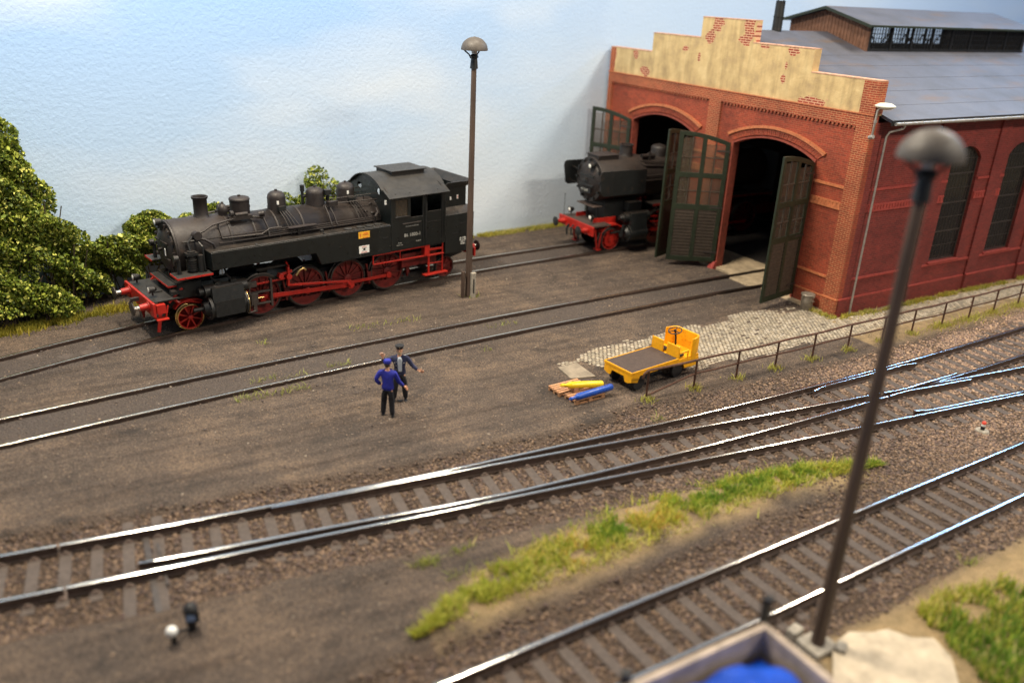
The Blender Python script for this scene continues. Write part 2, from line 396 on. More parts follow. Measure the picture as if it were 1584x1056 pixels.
a.data.foreach_set('color', np.c_[bal, grass_b, soot, np.ones(len(bal))].astype(np.float32).ravel())
m, nt, b = newmat('ash_ground'); g = wpos(nt)
at = nd(nt, 'ShaderNodeAttribute', attribute_name='Mask'); sp = nd(nt, 'ShaderNodeSeparateColor'); nt.links.new(at.outputs['Color'], sp.inputs[0])
n1 = noise(nt, g, .42, 7, .62); base = ramp(nt, n1, [(.28, (.074, .063, .057)), (.50, (.116, .092, .077)), (.72, (.180, .136, .104))])
n2 = noise(nt, g, 3.4, 7, .75); base = mixc(nt, .7, base, ramp(nt, n2, [(.30, (.62, .62, .64)), (.70, (1.34, 1.3, 1.24))]), 'MULTIPLY')
n3 = noise(nt, g, 26, 6, .8); base = mixc(nt, .8, base, ramp(nt, n3, [(.36, (.35, .34, .34)), (.52, (1, 1, 1)), (.66, (2.8, 2.5, 2.0))]), 'MULTIPLY')
sootc = mixc(nt, 1, (.100, .083, .074), ramp(nt, n3, [(.35, (.5, .5, .5)), (.7, (1.6, 1.55, 1.5))]), 'MULTIPLY')
mpr = nd(nt, 'ShaderNodeMapping'); mpr.inputs['Scale'].default_value = (.22, 2.2, 1); mpr.inputs['Rotation'].default_value = (0, 0, .12); nt.links.new(g, mpr.inputs[0])
base = mixc(nt, .75, base, ramp(nt, noise(nt, mpr.outputs[0], 1.3, 5, .6), [(.34, (.60, .58, .57)), (.50, (1, 1, 1)), (.68, (1.25, 1.22, 1.16))]), 'MULTIPLY')
base = mixc(nt, ramp(nt, noise(nt, g, .9, 4, .6), [(.60, (0, 0, 0)), (.70, (.75, .75, .75))]), base, (.045, .038, .034))
base = mixc(nt, sp.outputs[2], base, sootc)
balc = mixc(nt, 1, (.11, .080, .060), ramp(nt, n3, [(.35, (.4, .4, .4)), (.7, (1.6, 1.5, 1.4))]), 'MULTIPLY')
base = mixc(nt, sp.outputs[0], base, balc)
sandc = mixc(nt, .7, (.40, .29, .155), ramp(nt, n2, [(.35, (.6, .62, .6)), (.7, (1.3, 1.25, 1.2))]), 'MULTIPLY')
base = mixc(nt, sp.outputs[1], base, sandc)
nt.links.new(base, b.inputs['Base Color']); b.inputs['Roughness'].default_value = .93; b.inputs['Specular IOR Level'].default_value = .25
nb = noise(nt, g, 30, 4, .8); vb = nd(nt, 'ShaderNodeTexVoronoi'); vb.inputs['Scale'].default_value = 17; nt.links.new(g, vb.inputs['Vector'])
ms = nd(nt, 'ShaderNodeMath', operation='SUBTRACT'); nt.links.new(nb, ms.inputs[0]); nt.links.new(vb.outputs['Distance'], ms.inputs[1])
bump(nt, b, ms.outputs[0], 1.0, .05)
me_g.data.materials.append(m); tag(me_g, kind='structure')

# scattered stones -------------------------------------------------
ICO = []
def ico_base():
    t = (1 + 5 ** .5) / 2
    v = np.array([(-1,t,0),(1,t,0),(-1,-t,0),(1,-t,0),(0,-1,t),(0,1,t),(0,-1,-t),(0,1,-t),(t,0,-1),(t,0,1),(-t,0,-1),(-t,0,1)]) / sqrt(1 + t * t)
    f = np.array([(0,11,5),(0,5,1),(0,1,7),(0,7,10),(0,10,11),(1,5,9),(5,11,4),(11,10,2),(10,7,6),(7,1,8),(3,9,4),(3,4,2),(3,2,6),(3,6,8),(3,8,9),(4,9,5),(2,4,11),(6,2,10),(8,6,7),(9,8,1)])
    return v, f
IV, IF = ico_base()
def colmat(name, rough=.85, trans=0, nz=.35, nscale=25, sub=None):
    m, nt, b = newmat(name); at = nd(nt, 'ShaderNodeAttribute', attribute_name='Col')
    c = mixc(nt, nz, at.outputs['Color'], ramp(nt, noise(nt, wpos(nt), nscale, 3), [(.3, (.5, .5, .5)), (.7, (1.5, 1.5, 1.5))]), 'MULTIPLY')
    nt.links.new(c, b.inputs['Base Color']); b.inputs['Roughness'].default_value = rough; b.inputs['Specular IOR Level'].default_value = .3
    if trans: 
        tr = nd(nt, 'ShaderNodeBsdfTranslucent'); nt.links.new(c, tr.inputs[0]); mx = nd(nt, 'ShaderNodeMixShader'); mx.inputs[0].default_value = trans
        nt.links.new(b.outputs[0], mx.inputs[1]); nt.links.new(tr.outputs[0], mx.inputs[2]); nt.links.new(mx.outputs[0], nt.nodes['Material Output'].inputs[0])
    return m
STONE = colmat('stone'); GRASSM = colmat('grass_blade', .7, .3, .1); LEAFM = colmat('leaf', .5, .15, .15)
def stones(name, P, R, C):
    n = len(P); q = rng.normal(size=(n, 3, 3)); q, _ = np.linalg.qr(q)
    sc = rng.uniform(.55, 1.25, (n, 1, 3)); vv = IV[None] * (1 + rng.uniform(-.28, .22, (n, 12, 1))) * sc
    vv = np.einsum('nij,nkj->nki', q, vv) * R[:, None, None]; vv[:, :, 2] *= .75; vv += P[:, None, :]
    F = (IF[None] + (np.arange(n) * 12)[:, None, None]).reshape(-1, 3)
    return raw_mesh(name, vv.reshape(-1, 3), F, STONE, np.repeat(C, 20, axis=0))
SL_TURN = []    # sleepers as (x, y, half length, angle) for the stones to avoid
aS = math.atan(-.1245)
xx = -33.2
while xx < 13.5:
    far = float(max(y_S(xx), y_D(xx))) if xx > -24 else float(y_S(xx)); near = float(y_S(xx)) - 1.44
    ex = .30 if xx < -9 else .55; top, bot = far + .3 - .1 * (xx < -9), near - ex
    if xx < 3.2: SL_TURN.append([xx, (top + bot) / 2, (top - bot) / 2, aS])
    else:
        SL_TURN.append([xx, near + .72, 1.3, aS]); SL_TURN.append([xx, float(y_D(xx)) - .72, 1.3, .03])
    xx += .55
SL_B = [[x, float(y_B(x)), 1.02, .022] for x in np.arange(-21.5, 14, .56)]
def on_sleeper(x, y):
    hit = np.zeros(len(x), bool)
    for sx_, sy_, hl, an in SL_TURN + SL_B:
        if -24.5 < sx_ < -23.4: hl += .75; sy_ -= .12
        sel = np.abs(x - sx_) < .75
        dx = x[sel] - sx_; dy = y[sel] - sy_
        u = dx * cos(an) + dy * sin(an); v = -dx * sin(an) + dy * cos(an)
        h = (np.abs(u) < .115) & (np.abs(v) < hl - .05 * rng.random(len(u)))
        t = hit[sel]; t |= h; hit[sel] = t
    return hit
def near_rail(x, y, d=.075):
    r = np.zeros(len(x), bool)
    for yy, lo, hi in ((y_S(x), -99, 99), (y_S(x) - 1.44, -99, 99), (y_D(x), -22, 99), (y_D(x) - 1.44, -19, 99), (y_B(x) + G2, -99, 99), (y_B(x) - G2, -99, 99)):
        r |= (np.abs(y - yy) < d) & (x > lo) & (x < hi)
    return r
n = 290000
px_, py_ = rng.uniform(-29, 13, n), rng.uniform(-12.5, -1.2, n)
keep = rng.random(n) < ballast_mask(px_, py_) ** 1.5
px_, py_ = px_[keep], py_[keep]
keep = ~(on_sleeper(px_, py_) | near_rail(px_, py_)); px_, py_ = px_[keep], py_[keep]
dens = (.42 + .58 * (fbm(px_, py_, 1.4, 55) > .45)) * np.where(np.abs(py_ - y_B(px_)) > .9, 1, .8); keep = rng.random(len(px_)) < dens; px_, py_ = px_[keep], py_[keep]
R_ = rng.uniform(.022, .048, len(px_)); pz_ = ground_z(px_, py_) + R_ * rng.uniform(-.1, .55, len(px_))
pal = np.array([(.17, .115, .080), (.125, .088, .066), (.085, .065, .055), (.22, .150, .100), (.105, .072, .062)])
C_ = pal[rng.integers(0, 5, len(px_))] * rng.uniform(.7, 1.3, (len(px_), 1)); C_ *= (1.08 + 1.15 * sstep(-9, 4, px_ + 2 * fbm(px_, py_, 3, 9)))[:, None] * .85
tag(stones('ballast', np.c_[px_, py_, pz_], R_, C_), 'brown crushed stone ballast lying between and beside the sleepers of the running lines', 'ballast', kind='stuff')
n = 42000
px_, py_ = rng.uniform(-29, 1, n), rng.uniform(-9, 14, n); k = (ballast_mask(px_, py_) < .3) & (rng.random(n) < .3 + .7 * (fbm(px_, py_, 1.2, 66) > .52)) & ~((px_ > -.3) & (py_ > -.2))
px_, py_ = px_[k], py_[k]; R_ = rng.uniform(.008, .024, len(px_)) * np.where(rng.random(len(px_)) < .05, 1.9, 1) ; C_ = np.array([(.26, .19, .135), (.10, .08, .07), (.17, .125, .095), (.33, .27, .21)])[rng.choice(4, len(px_), p=[.28, .40, .27, .05])]
tag(stones('gravel', np.c_[px_, py_, ground_z(px_, py_) + R_ * .3], R_, C_), 'fine loose grit strewn over the ash ground of the yard', 'gravel', kind='stuff')

# grass ------------------------------------------------------------
def blades(name, bx, by, h, cols, lean=.45, label=None, wid=.02, z=None, group=None):
    n = len(bx); bz = ground_z(bx, by) - .01 if z is None else z
    an = rng.uniform(0, 2 * pi, n); wv = np.c_[np.cos(an), np.sin(an), np.zeros(n)] * (wid * rng.uniform(.6, 1.2, n))[:, None]
    la = rng.uniform(0, 2 * pi, n); ll = h * lean * rng.uniform(.1, 1.3, n); tip = np.c_[np.cos(la) * ll, np.sin(la) * ll, h * rng.uniform(.7, 1, n)]
    B = np.c_[bx, by, bz]; midp = B + tip * np.array([.38, .38, .6])
    V = np.stack([B - wv, B + wv, midp + wv * .7, midp - wv * .7, B + tip], 1).reshape(-1, 3)
    k = (np.arange(n) * 5)[:, None]
    F4 = np.concatenate([k + np.array([[0, 1, 2]]), k + np.array([[0, 2, 3]]), k + np.array([[3, 2, 4]])], 1).reshape(-1, 3)
    o = raw_mesh(name, V, F4, GRASSM, np.repeat(cols, 3, axis=0)); return tag(o, label, 'grass', group, 'stuff')
def gcol(x, y, pal, seed=4):
    pal = np.array(pal); t = fbm(x, y, .9, seed) + rng.uniform(-.22, .22, len(x)); i = np.clip(((t - .15) / .7 * len(pal)).astype(int), 0, len(pal) - 1)
    return pal[i] * rng.uniform(.75, 1.3, (len(x), 1))
GP = [(.12, .23, .022), (.24, .34, .03), (.40, .42, .05), (.58, .52, .10), (.55, .34, .07)]
DRY = [(.48, .46, .08), (.60, .52, .16), (.40, .44, .06), (.62, .54, .24)]
xs = rng.uniform(-20.4, -7.5, 36000); yc = np.interp(xs, [p[0] for p in MID], [p[1] for p in MID]); hw = np.interp(xs, [p[0] for p in MID], [p[2] for p in MID])
ys = yc + rng.normal(0, .62, len(xs)) * hw * 1.1; e_ = np.abs(ys - yc) / (hw + .01)
pk = np.clip(1.35 - .95 * e_, 0, 1) * sstep(.30, .62, fbm(xs, ys, .75, 13, 4) + .10) ; k = rng.random(len(xs)) < pk + .02; xs, ys = xs[k], ys[k]
k = fbm(xs, ys, .28, 91, 2) + rng.uniform(-.12, .12, len(xs)) > .40; xs, ys = xs[k], ys[k]
edge = np.abs(ys - np.interp(xs, [p[0] for p in MID], [p[1] for p in MID])) / (np.interp(xs, [p[0] for p in MID], [p[2] for p in MID]) + .01)
c = gcol(xs, ys, GP, 40); dry = (rng.random(len(xs)) < np.clip(edge * .6 + sstep(-15.5, -19.5, xs) * .75, 0, .95))[:, None]; c = np.where(dry, gcol(xs, ys, [DRY[0], DRY[2], DRY[1]], 41), c)
blades('grass', xs, ys, rng.uniform(.06, .26, len(xs)) * (.5 + 1.0 * fbm(xs, ys, .4, 90)), c, .9, 'long ragged strip of bright green grass between the two running lines', .014)
xe = rng.uniform(-19.8, -8, 2600); ye = np.interp(xe, [p[0] for p in MID], [p[1] - p[2] * .95 for p in MID]) + rng.normal(0, .12, 2600); k = fbm(xe, ye, .5, 23) > .47; xe, ye = xe[k], ye[k]
blades('grass', xe, ye, rng.uniform(.05, .16, len(xe)), gcol(xe, ye, [(.60, .54, .22), (.52, .48, .12), (.62, .54, .30)], 19), 1.0, 'pale straw coloured stubble on the sandy near edge of the grass strip', .013)
n = 26000; xs = rng.uniform(-14, -3, n); ys = rng.uniform(-16, -11.5, n); k = (fbm(xs, ys, .8, 15) + (ys < -12.6) * .25 > .42) & (ys < -11.85 + .5 * (fbm(xs, ys, 1., 3) - .5)) & (xs > -12.35 + .35 * (ys + 12.5) + .6 * fbm(xs, ys, .5, 6)); xs, ys = xs[k], ys[k]
blades('grass', xs, ys, rng.uniform(.12, .36, len(xs)), np.where((rng.random(len(xs)) < sstep(-12.6, -11.9, ys) + .1)[:, None], gcol(xs, ys, DRY, 2), gcol(xs, ys, [(.20, .32, .04), (.14, .24, .03), (.36, .40, .06), (.50, .46, .10)], 44)), .5, 'tufty green meadow beside the pale concrete path in the near corner', .022)
def strip(n, x0, x1, yf, sd, h0, h1, pal, label, cut=.42, wid=.015, seed=3):
    xs = rng.uniform(x0, x1, n); ys = yf(xs) + rng.normal(0, sd, n); k = fbm(xs, ys, .55, seed) > cut; xs, ys = xs[k], ys[k]
    blades('grass', xs, ys, rng.uniform(h0, h1, len(xs)), gcol(xs, ys, pal, seed + 9), .55, label, wid)
OL = [(.50, .42, .08), (.42, .37, .06), (.30, .31, .05), (.56, .48, .16)]
strip(6500, -.1, 16, lambda x: -.30 + 0 * x, .09, .08, .22, OL, 'thin yellow green grass along the foot of the brick side wall', .48)
xs = rng.normal(-.28, .1, 500); ys = rng.uniform(-.3, .85, 500); blades('grass', xs, ys, rng.uniform(.08, .2, 500), gcol(xs, ys, OL, 5), .6, 'small weedy grass at the front corner pilaster of the shed', .014)
WALLX = [-70, -48, -40, -33, -27, -21, -14, -7, -3, 0, 10, 80]; WALLY = [-30, -4, 3.2, 8.2, 11.8, 12.95, 13.75, 14.4, 14.65, 15.0, 15.1, 15.1]
wy = lambda x: np.interp(x, WALLX, WALLY)
strip(7000, -11, -2.2, lambda x: wy(x) - .18, .12, .08, .24, OL, 'low yellowish grass where the yard meets the sky wall', .36)
strip(9000, -30, -21.8, lambda x: np.interp(x, [-30, -26, -23.5, -21.8], [8.2, 9.95, 10.55, 11.1]), .22, .08, .26, [(.42, .34, .04), (.30, .27, .035), (.20, .20, .03)], 'olive grass fringe in front of the bushes', .38)
FX = [-10.68, -8.92, -7.25, -5.6, -3.92, -2.2, -.42, 1.2, 2.95, 4.6, 6.25, 7.95, 9.6, 11.2]; FY = [-2.42, -2.44, -2.46, -2.46, -2.45, -2.43, -2.41, -2.39, -2.37, -2.35, -2.3, -2.25, -2.2, -2.15]
bx, by = [], []
for i, (x, y) in enumerate(zip(FX, FY)):
    k = 75 if i < 8 else 260; s_ = .13 if i < 8 else .42
    bx += list(rng.normal(x - .02, s_, k)); by += list(rng.normal(y - .05, .09 if i < 8 else .15, k))
bx, by = np.array(bx), np.array(by); blades('grass', bx, by, rng.uniform(.08, .24, len(bx)), gcol(bx, by, [(.50, .46, .12), (.40, .40, .08), (.44, .38, .08)], 6), .8, 'pale yellow tufts at the feet of the iron fence posts', .013)
bx, by = [], []
for x, y, k in ((-11.0, -3.35, 40), (-19.3, -6.3, 120), (-18.5, -6.25, 50), (-18.9, -6.9, 30), (-18.2, -7.1, 20), (-9.3, -11.35, 60), (-11.2, 7.1, 60), (-19.2, 5.9, 20)):
    bx += list(rng.normal(x, .14, k)); by += list(rng.normal(y, .08, k))
for (x0, x1, yo, k) in ((-20.9, -18.9, 2.15, 150), (-20.3, -18.6, 3.1, 60), (-18.0, -17.3, 3.3, 50), (-16.4, -13.8, 5.75, 90), (-12.2, -11.0, 4.1, 40), (-13.3, -12.9, 2.5, 20)):
    bx += list(rng.uniform(x0, x1, k)); by += list(yo + .16 * (np.array([rng.uniform(x0, x1) for _ in range(k)]) - x0) + rng.normal(0, .06, k))
bx, by = np.array(bx), np.array(by); blades('grass', bx, by, rng.uniform(.06, .2, len(bx)), gcol(bx, by, [(.38, .36, .10), (.26, .30, .06), (.34, .34, .12)], 8), 1.1, 'sparse small weeds scattered between the yard tracks and ballast', .012)

# painted sky wall ---------------------------------------------------
wx = []
for i in range(len(WALLX) - 1):
    nseg = 8 if i else 2
    wx += [WALLX[i] + (WALLX[i + 1] - WALLX[i]) * k / nseg for k in range(nseg)]
wx.append(WALLX[-1]); wv = []
from itertools import accumulate
ys_s = np.interp(wx, WALLX, WALLY); ker = np.array([1, 2, 3, 2, 1]) / 9; ys_p = np.convolve(np.pad(ys_s, 2, 'edge'), ker, 'valid'); ys_p[2:-3] = ys_p[2:-3]
V = []; zz = [-.3, 0, 4, 8, 12, 16]
for x, y in zip(wx, ys_p):
    y = max(y, 14.98) if x > -.5 else y
    for z in zz: V.append((x, y, z))
    V.append((x, y + .3, 16)); V.append((x, y + .3, -.3))
k = 8; F = []
for i in range(len(wx) - 1):
    for j in range(k): F.append((i * k + j, i * k + (j + 1) % k, (i + 1) * k + (j + 1) % k, (i + 1) * k + j))
sky = raw_mesh('sky_backdrop', np.array(V), np.array(F), []); sky['kind'] = 'structure'
m, nt, b = newmat('painted_sky'); g = wpos(nt)
mp = nd(nt, 'ShaderNodeMapping'); mp.inputs['Scale'].default_value = (.6, .6, 1.5); mp.inputs['Location'].default_value = (3.1, 0, 1.7); nt.links.new(g, mp.inputs[0])
cl = noise(nt, mp.outputs[0], .16, 3, .45); sxyz = nd(nt, 'ShaderNodeSeparateXYZ'); nt.links.new(g, sxyz.inputs[0])
mr = nd(nt, 'ShaderNodeMapRange'); mr.inputs[1].default_value = 0; mr.inputs[2].default_value = 10; nt.links.new(sxyz.outputs[2], mr.inputs[0])
blue = ramp(nt, mr.outputs[0], [(0, (.49, .59, .71)), (.45, (.41, .555, .75)), (1, (.285, .46, .76))])
c = mixc(nt, ramp(nt, cl, [(.44, (0, 0, 0)), (.72, (.85, .85, .85))]), blue, (.60, .66, .73))
mr2 = nd(nt, 'ShaderNodeMapRange'); mr2.inputs[1].default_value = -14; mr2.inputs[2].default_value = 2; nt.links.new(sxyz.outputs[0], mr2.inputs[0])
c = mixc(nt, ramp(nt, mr2.outputs[0], [(0, (0, 0, 0)), (1, (.55,) * 3)]), c, (.53, .62, .71))
nt.links.new(c, b.inputs['Base Color']); b.inputs['Roughness'].default_value = .85; b.inputs['Specular IOR Level'].default_value = .2
hh = noise(nt, g, 7.5, 4, .6); bump(nt, b, hh, .42, .045)
sky.data.materials.append(m)

# ------------------------------------------------------------------ rails
RP = [(-.068, -.20), (-.068, -.182), (-.016, -.165), (-.014, -.07), (-.040, -.052), (-.041, -.018), (-.037, -.006), (-.027, -.0005), (.027, -.0005), (.037, -.006), (.041, -.018), (.040, -.052), (.014, -.07), (.016, -.165), (.068, -.182), (.068, -.20)]
def rail(name, xs, ys, parent, worn=False, ztop=.15, taper0=0):
    P = [Vector((x, float(y), ztop)) for x, y in zip(xs, ys)]; n = len(RP); V = []
    for i, p in enumerate(P):
        d = (P[min(i + 1, len(P) - 1)] - P[max(i - 1, 0)]).normalized(); s_ = Vector((-d.y, d.x, 0))
        kk = 1
        if taper0: kk = min(1, .3 + .7 * (i / max(1, taper0)))
        for a, h in RP: V.append(p + s_ * (a * kk) + Vector((0, 0, h)))
    mb = MB(); L = len(P)
    for j in range(L - 1):
        for k in range(n):
            k2 = (k + 1) % n; top = 6 <= k <= 8
            mb.f.append([j * n + k, j * n + k2, (j + 1) * n + k2, (j + 1) * n + k]); mb.m.append(1 if top else 0); mb.s.append(k in (4, 5, 6, 7, 8, 9, 10))
    mb.v = [tuple(v) for v in V]; mb.f += [list(range(n))[::-1], list(range((L - 1) * n, L * n))]; mb.m += [0, 0]; mb.s += [False, False]
    return mb.build(name, [M_['railside'], M_['railworn' if worn else 'railtop']], parent)
def sleeper(cx, cy, hl, an, parent, rails=(), hw=.115, top=-.055):
    mb = MB(); mb.obox((0, 0, -.08), (hw * 2, hl * 2, .16)); mb.xf(Matrix.Translation((cx, cy, top)) @ Matrix.Rotation(an, 4, 'Z'))
    f = mb
    for yy in rails:
        f.obox((cx - (yy - cy) * sin(an), yy, top + .012), (.17, .26, .03), an, m=1)
        for sd in (-1, 1):
            f.obox((cx - (yy + sd * .1 - cy) * sin(an), yy + sd * .085, top + .04), (.09, .05, .055), an, m=1)
    return mb.build('sleeper', [M_['sleeper'], M_['fasten']], parent, bev=.012)
def spl(x0, x1, st=.5): return np.append(np.arange(x0, x1, st), x1)
def yard_track(name, yf, x0, x1, label, sl=()):
    t = empty(name, (0, 0, 0), 0, label, 'track', 'sunken yard tracks leading to the shed')
    x = spl(x0, x1); sl_ = np.gradient(yf(x), x); nrm = np.sqrt(1 + sl_ ** 2)
    for sd in (1, -1): rail('rail', x - sd * G2 * sl_ / nrm, yf(x) + sd * G2 / nrm, t, worn=True)
    for xs_ in sl:
        y = float(yf(xs_)); an = math.atan(float(yf(xs_ + .1) - yf(xs_ - .1)) / .2)
        MB().obox((xs_, y, .0), (.52, 1.22, .10), an).build('sleeper', M_['sleeper'], t, bev=.01)
    return t
yard_track('railway_track', y_t1, -36, 20, 'shiny rails sunk in ash under the black tank locomotive by the sky wall', [-28.2, -27.5, -26.8, -26.1, -25.4, -24.7, -24.0])
yard_track('railway_track', y_t2, -34, 20, 'empty pair of sunken rails running into the right hand shed door')
tB = empty('railway_track', (0, 0, 0), 0, 'single track with bare wooden sleepers nearest the camera beside the concrete path', 'track')
x = spl(-26, 15, 1)
for sd in (1, -1): rail('rail', x, y_B(x) + sd * G2, tB)
for a_ in SL_B: sleeper(a_[0], a_[1], a_[2], a_[3], tB, (a_[1] + G2, a_[1] - G2))
tL = empty('railway_track', (0, 0, 0), 0, 'short length of track joining the points at the left edge', 'track')
x = spl(-36, -25.55, 1)
for sd in (0, 1.44): rail('rail', x, y_S(x) - sd, tL)
tT = empty('railway_turnout', (0, 0, 0), 0, 'long left hand set of points with polished rails, blades and crossing', 'points')
x = spl(-25.5, 14.5, .4); Sf = y_S(x); Df = y_D(x)
rail('stock_rail', x, np.maximum(Sf, Df), tT); rail('stock_rail', x, Sf - 1.44, tT)
x = spl(-21.5, -4.2, .4); rail('switch_blade', x, np.minimum(y_S(x), np.maximum(y_S(x), y_D(x)) - .085), tT, taper0=4)
x = spl(-24.25, -4.2, .4); rail('switch_blade', x, y_S(x) - 1.44 + np.maximum(y_D(x) - y_S(x), .30 - .017 * (x + 24.25)), tT, taper0=2)
x = spl(-4.08, -.7, .3); k = sstep(-4.1, -2.6, x); rail('wing_rail', x, y_S(x) * (1 - k) + (y_D(x) - 1.44 + .14) * k + .0, tT)
rail('wing_rail', x, (y_D(x) - 1.44) * (1 - k) + (y_S(x) - .14) * k, tT)
x = spl(-2.2, 14.5, .5); rail('crossing_rail', x, y_S(x), tT, taper0=2); rail('crossing_rail', x, y_D(x) - 1.44, tT, taper0=2)
x = spl(-5.9, -1.2, .35); fl = .10 * np.clip((np.abs(x + 3.55) - 1.9) / .45, 0, 1); rail('check_rail', x, y_D(x) - .135 - fl, tT)
x = spl(-4.3, .5, .35); fl = .10 * np.clip((np.abs(x + 1.9) - 2.0) / .4, 0, 1); rail('check_rail', x, y_S(x) - 1.44 + .135 + fl, tT)
for i, (sx_, sy_, hl, an) in enumerate(SL_TURN):
    far = float(max(y_S(sx_), y_D(sx_))); near = float(y_S(sx_)) - 1.44; rr = [far, near]
    if hl < 1.31 and sx_ > 3.2: rr = [sy_ + .72, sy_ - .72]
    elif sx_ > -17 and sx_ < 3.2: rr += [float(y_S(sx_)), float(y_D(sx_)) - 1.44]
    if -24.5 < sx_ < -23.4: hl += .75; sy_ -= .12
    sleeper(sx_, sy_, hl, an, tL if sx_ < -25.5 else tT, rr)
mb = MB(); mb.bar((-23.95, -2.4, -.04), (-24.15, -5.7, -.04), .03, .12); mb.bar((-23.8, -3.2, .0), (-23.85, -4.6, .0), .03, .05); mb.build('tie_bar', M_['darksteel'], tT)

# ------------------------------------------------------------------ cobbles, path
pts = []; edges = {}; r_ = 0; yv = -2.0
while yv < 2.6:
    xv = -11.6 + (.075 if r_ % 2 else 0)
    while xv < 22:
        tb = float(np.interp(xv, [-11, -10.5, -8, -4.6, -1.9, -.2, 22], [.75, 1.05, 1.3, 1.42, 1.6, 1.85, 1.85])) + .45 * (float(vnoise(xv, yv, .5, 3)) - .5)
        bb = float(np.interp(xv, [-11, -9.6, -6, 0, 22], [.5, -1.25, -1.55, -1.7, -1.75])) + .25 * (float(vnoise(xv, yv, .4, 4)) - .5)
        if bb < yv < tb and not (xv > -.12 and yv > -.32) and not (xv > -1.7 and yv > 1.0 and rng.random() < .8) and rng.random() < .985: pts.append((xv, yv)); dd = min(tb - yv, yv - bb); edges[(xv, yv)] = max(0, 1 - dd / .30) * (.25 + .75 * float(vnoise(xv, yv, .35, 14)))
        xv += .15
    yv += .112; r_ += 1
V = []; Fq = []; Cc = []
for x, y in pts:
    ed = edges[(x, y)]; x += rng.normal(0, .004); y += rng.normal(0, .003) + .05 * sin(x * 1.7); an = rng.normal(.0, .03) + .12; hx, hy = .058 * rng.uniform(.95, 1.02), .040 * rng.uniform(.93, 1.03)
    edge_ = 0; z = float(ground_z(np.array([x]), np.array([y]))[0]) + .002 + rng.normal(0, .0015) - .034 * ed
    n0 = len(V)
    for hs, zz_ in ((1, -.03), (.99, .012), (.90, .018)):
        for i, j in ((-1, -1), (1, -1), (1, 1), (-1, 1)):
            V.append((x + cos(an) * i * hx * hs - sin(an) * j * hy * hs, y + sin(an) * i * hx * hs + cos(an) * j * hy * hs, z + zz_))
    for q in (0, 4):
        for k in range(4): Fq.append((n0 + q + k, n0 + q + (k + 1) % 4, n0 + q + 4 + (k + 1) % 4, n0 + q + 4 + k))
    Fq.append((n0 + 8, n0 + 9, n0 + 10, n0 + 11))
    cc = np.array([(.36, .305, .225), (.30, .26, .195), (.40, .35, .275), (.25, .22, .17)])[rng.integers(0, 4)] * rng.uniform(.9, 1.15); Cc += [cc] * 9
pv = raw_mesh('cobbled_pavement', np.array(V), np.array(Fq), STONE, np.array(Cc)); pv['kind'] = 'structure'
mb = MB()
P4 = [(-15.2, -12.55), (-14.1, -11.62), (-13.3, -11.55), (-12.75, -12.1)]
mb.prism([(-15.9, -13.4), (-14.0, -11.75), (-13.45, -11.66), (-13.1, -11.86), (-12.75, -11.95), (-12.55, -12.3), (-12.2, -12.5), (-12.35, -12.95), (-14.4, -14.9)], .02, .17, 'xy')
mb.prism([(-15.95, -13.5), (-14.45, -14.95), (-17.5, -17.5), (-19, -16)], .02, .168, 'xy')
mb.build('concrete_path', mat('path_concrete', (.46, .385, .28), .85, var=.25, scale=2.5, bumps=.3), bev=.01)['kind'] = 'structure'

# ------------------------------------------------------------------ engine shed
shed = empty('engine_shed', (0, 0, 0), 0, 'two road red brick engine shed with stepped plastered gable and grey felt roof', 'shed')
WY = 14.8; ARC = [(4.12, 2.1), (10.6, 2.1)]
def arcpts(c, half, spring, rise, n=14, rev=False):
    R = (half * half + rise * rise) / (2 * rise); zc = spring + rise - R; a0 = math.asin(half / R)
    p = [(c + R * sin(-a0 + 2 * a0 * i / n), zc + R * cos(-a0 + 2 * a0 * i / n)) for i in range(n + 1)]
    return p[::-1] if rev else p
out = [(0, -.1)]
for c, h in ARC: out += [(c - h, -.1)] + arcpts(c, h, 5.38, .46) + [(c + h, -.1)]
out += [(WY, -.1), (WY, 7.2), (0, 7.2)]
MB().prism(out, .08, .30, 'yz').build('front_wall', [M_['brick']], shed)
pl = [(0, 7.2), (WY, 7.2), (WY, 8.3), (WY - 2.94, 8.3), (WY - 2.94, 9.08), (WY - 5.94, 9.08), (WY - 5.94, 9.87), (5.94, 9.87), (5.94, 9.08), (2.94, 9.08), (2.94, 8.3), (0, 8.3)]
# plaster with bare brick patches
m, nt, b = newmat('cracked_plaster'); g = wpos(nt); sx = nd(nt, 'ShaderNodeSeparateXYZ'); nt.links.new(g, sx.inputs[0])
src = M_['brickp'].node_tree
ad = nd(nt, 'ShaderNodeCombineXYZ'); nt.links.new(sx.outputs[1], ad.inputs[0]); nt.links.new(sx.outputs[2], ad.inputs[1])
br = nd(nt, 'ShaderNodeTexBrick'); nt.links.new(ad.outputs[0], br.inputs['Vector']); br.inputs['Scale'].default_value = 1; br.inputs['Brick Width'].default_value = .27; br.inputs['Row Height'].default_value = .086; br.inputs['Mortar Size'].default_value = .016
br.inputs['Color1'].default_value = (.32, .05, .025, 1); br.inputs['Color2'].default_value = (.20, .03, .015, 1); br.inputs['Mortar'].default_value = (.58, .36, .22, 1)
pn = noise(nt, g, 1.6, 6, .6); pc = ramp(nt, pn, [(.3, (.40, .29, .15)), (.5, (.54, .395, .19)), (.7, (.64, .49, .25))])
mpz = nd(nt, 'ShaderNodeMapping'); mpz.inputs['Scale'].default_value = (1, 1.6, .18); nt.links.new(g, mpz.inputs[0])
pc = mixc(nt, .55, pc, ramp(nt, noise(nt, mpz.outputs[0], 1.6, 5, .6), [(.35, (.62, .60, .58)), (.55, (1.05, 1.05, 1.05))]), 'MULTIPLY')
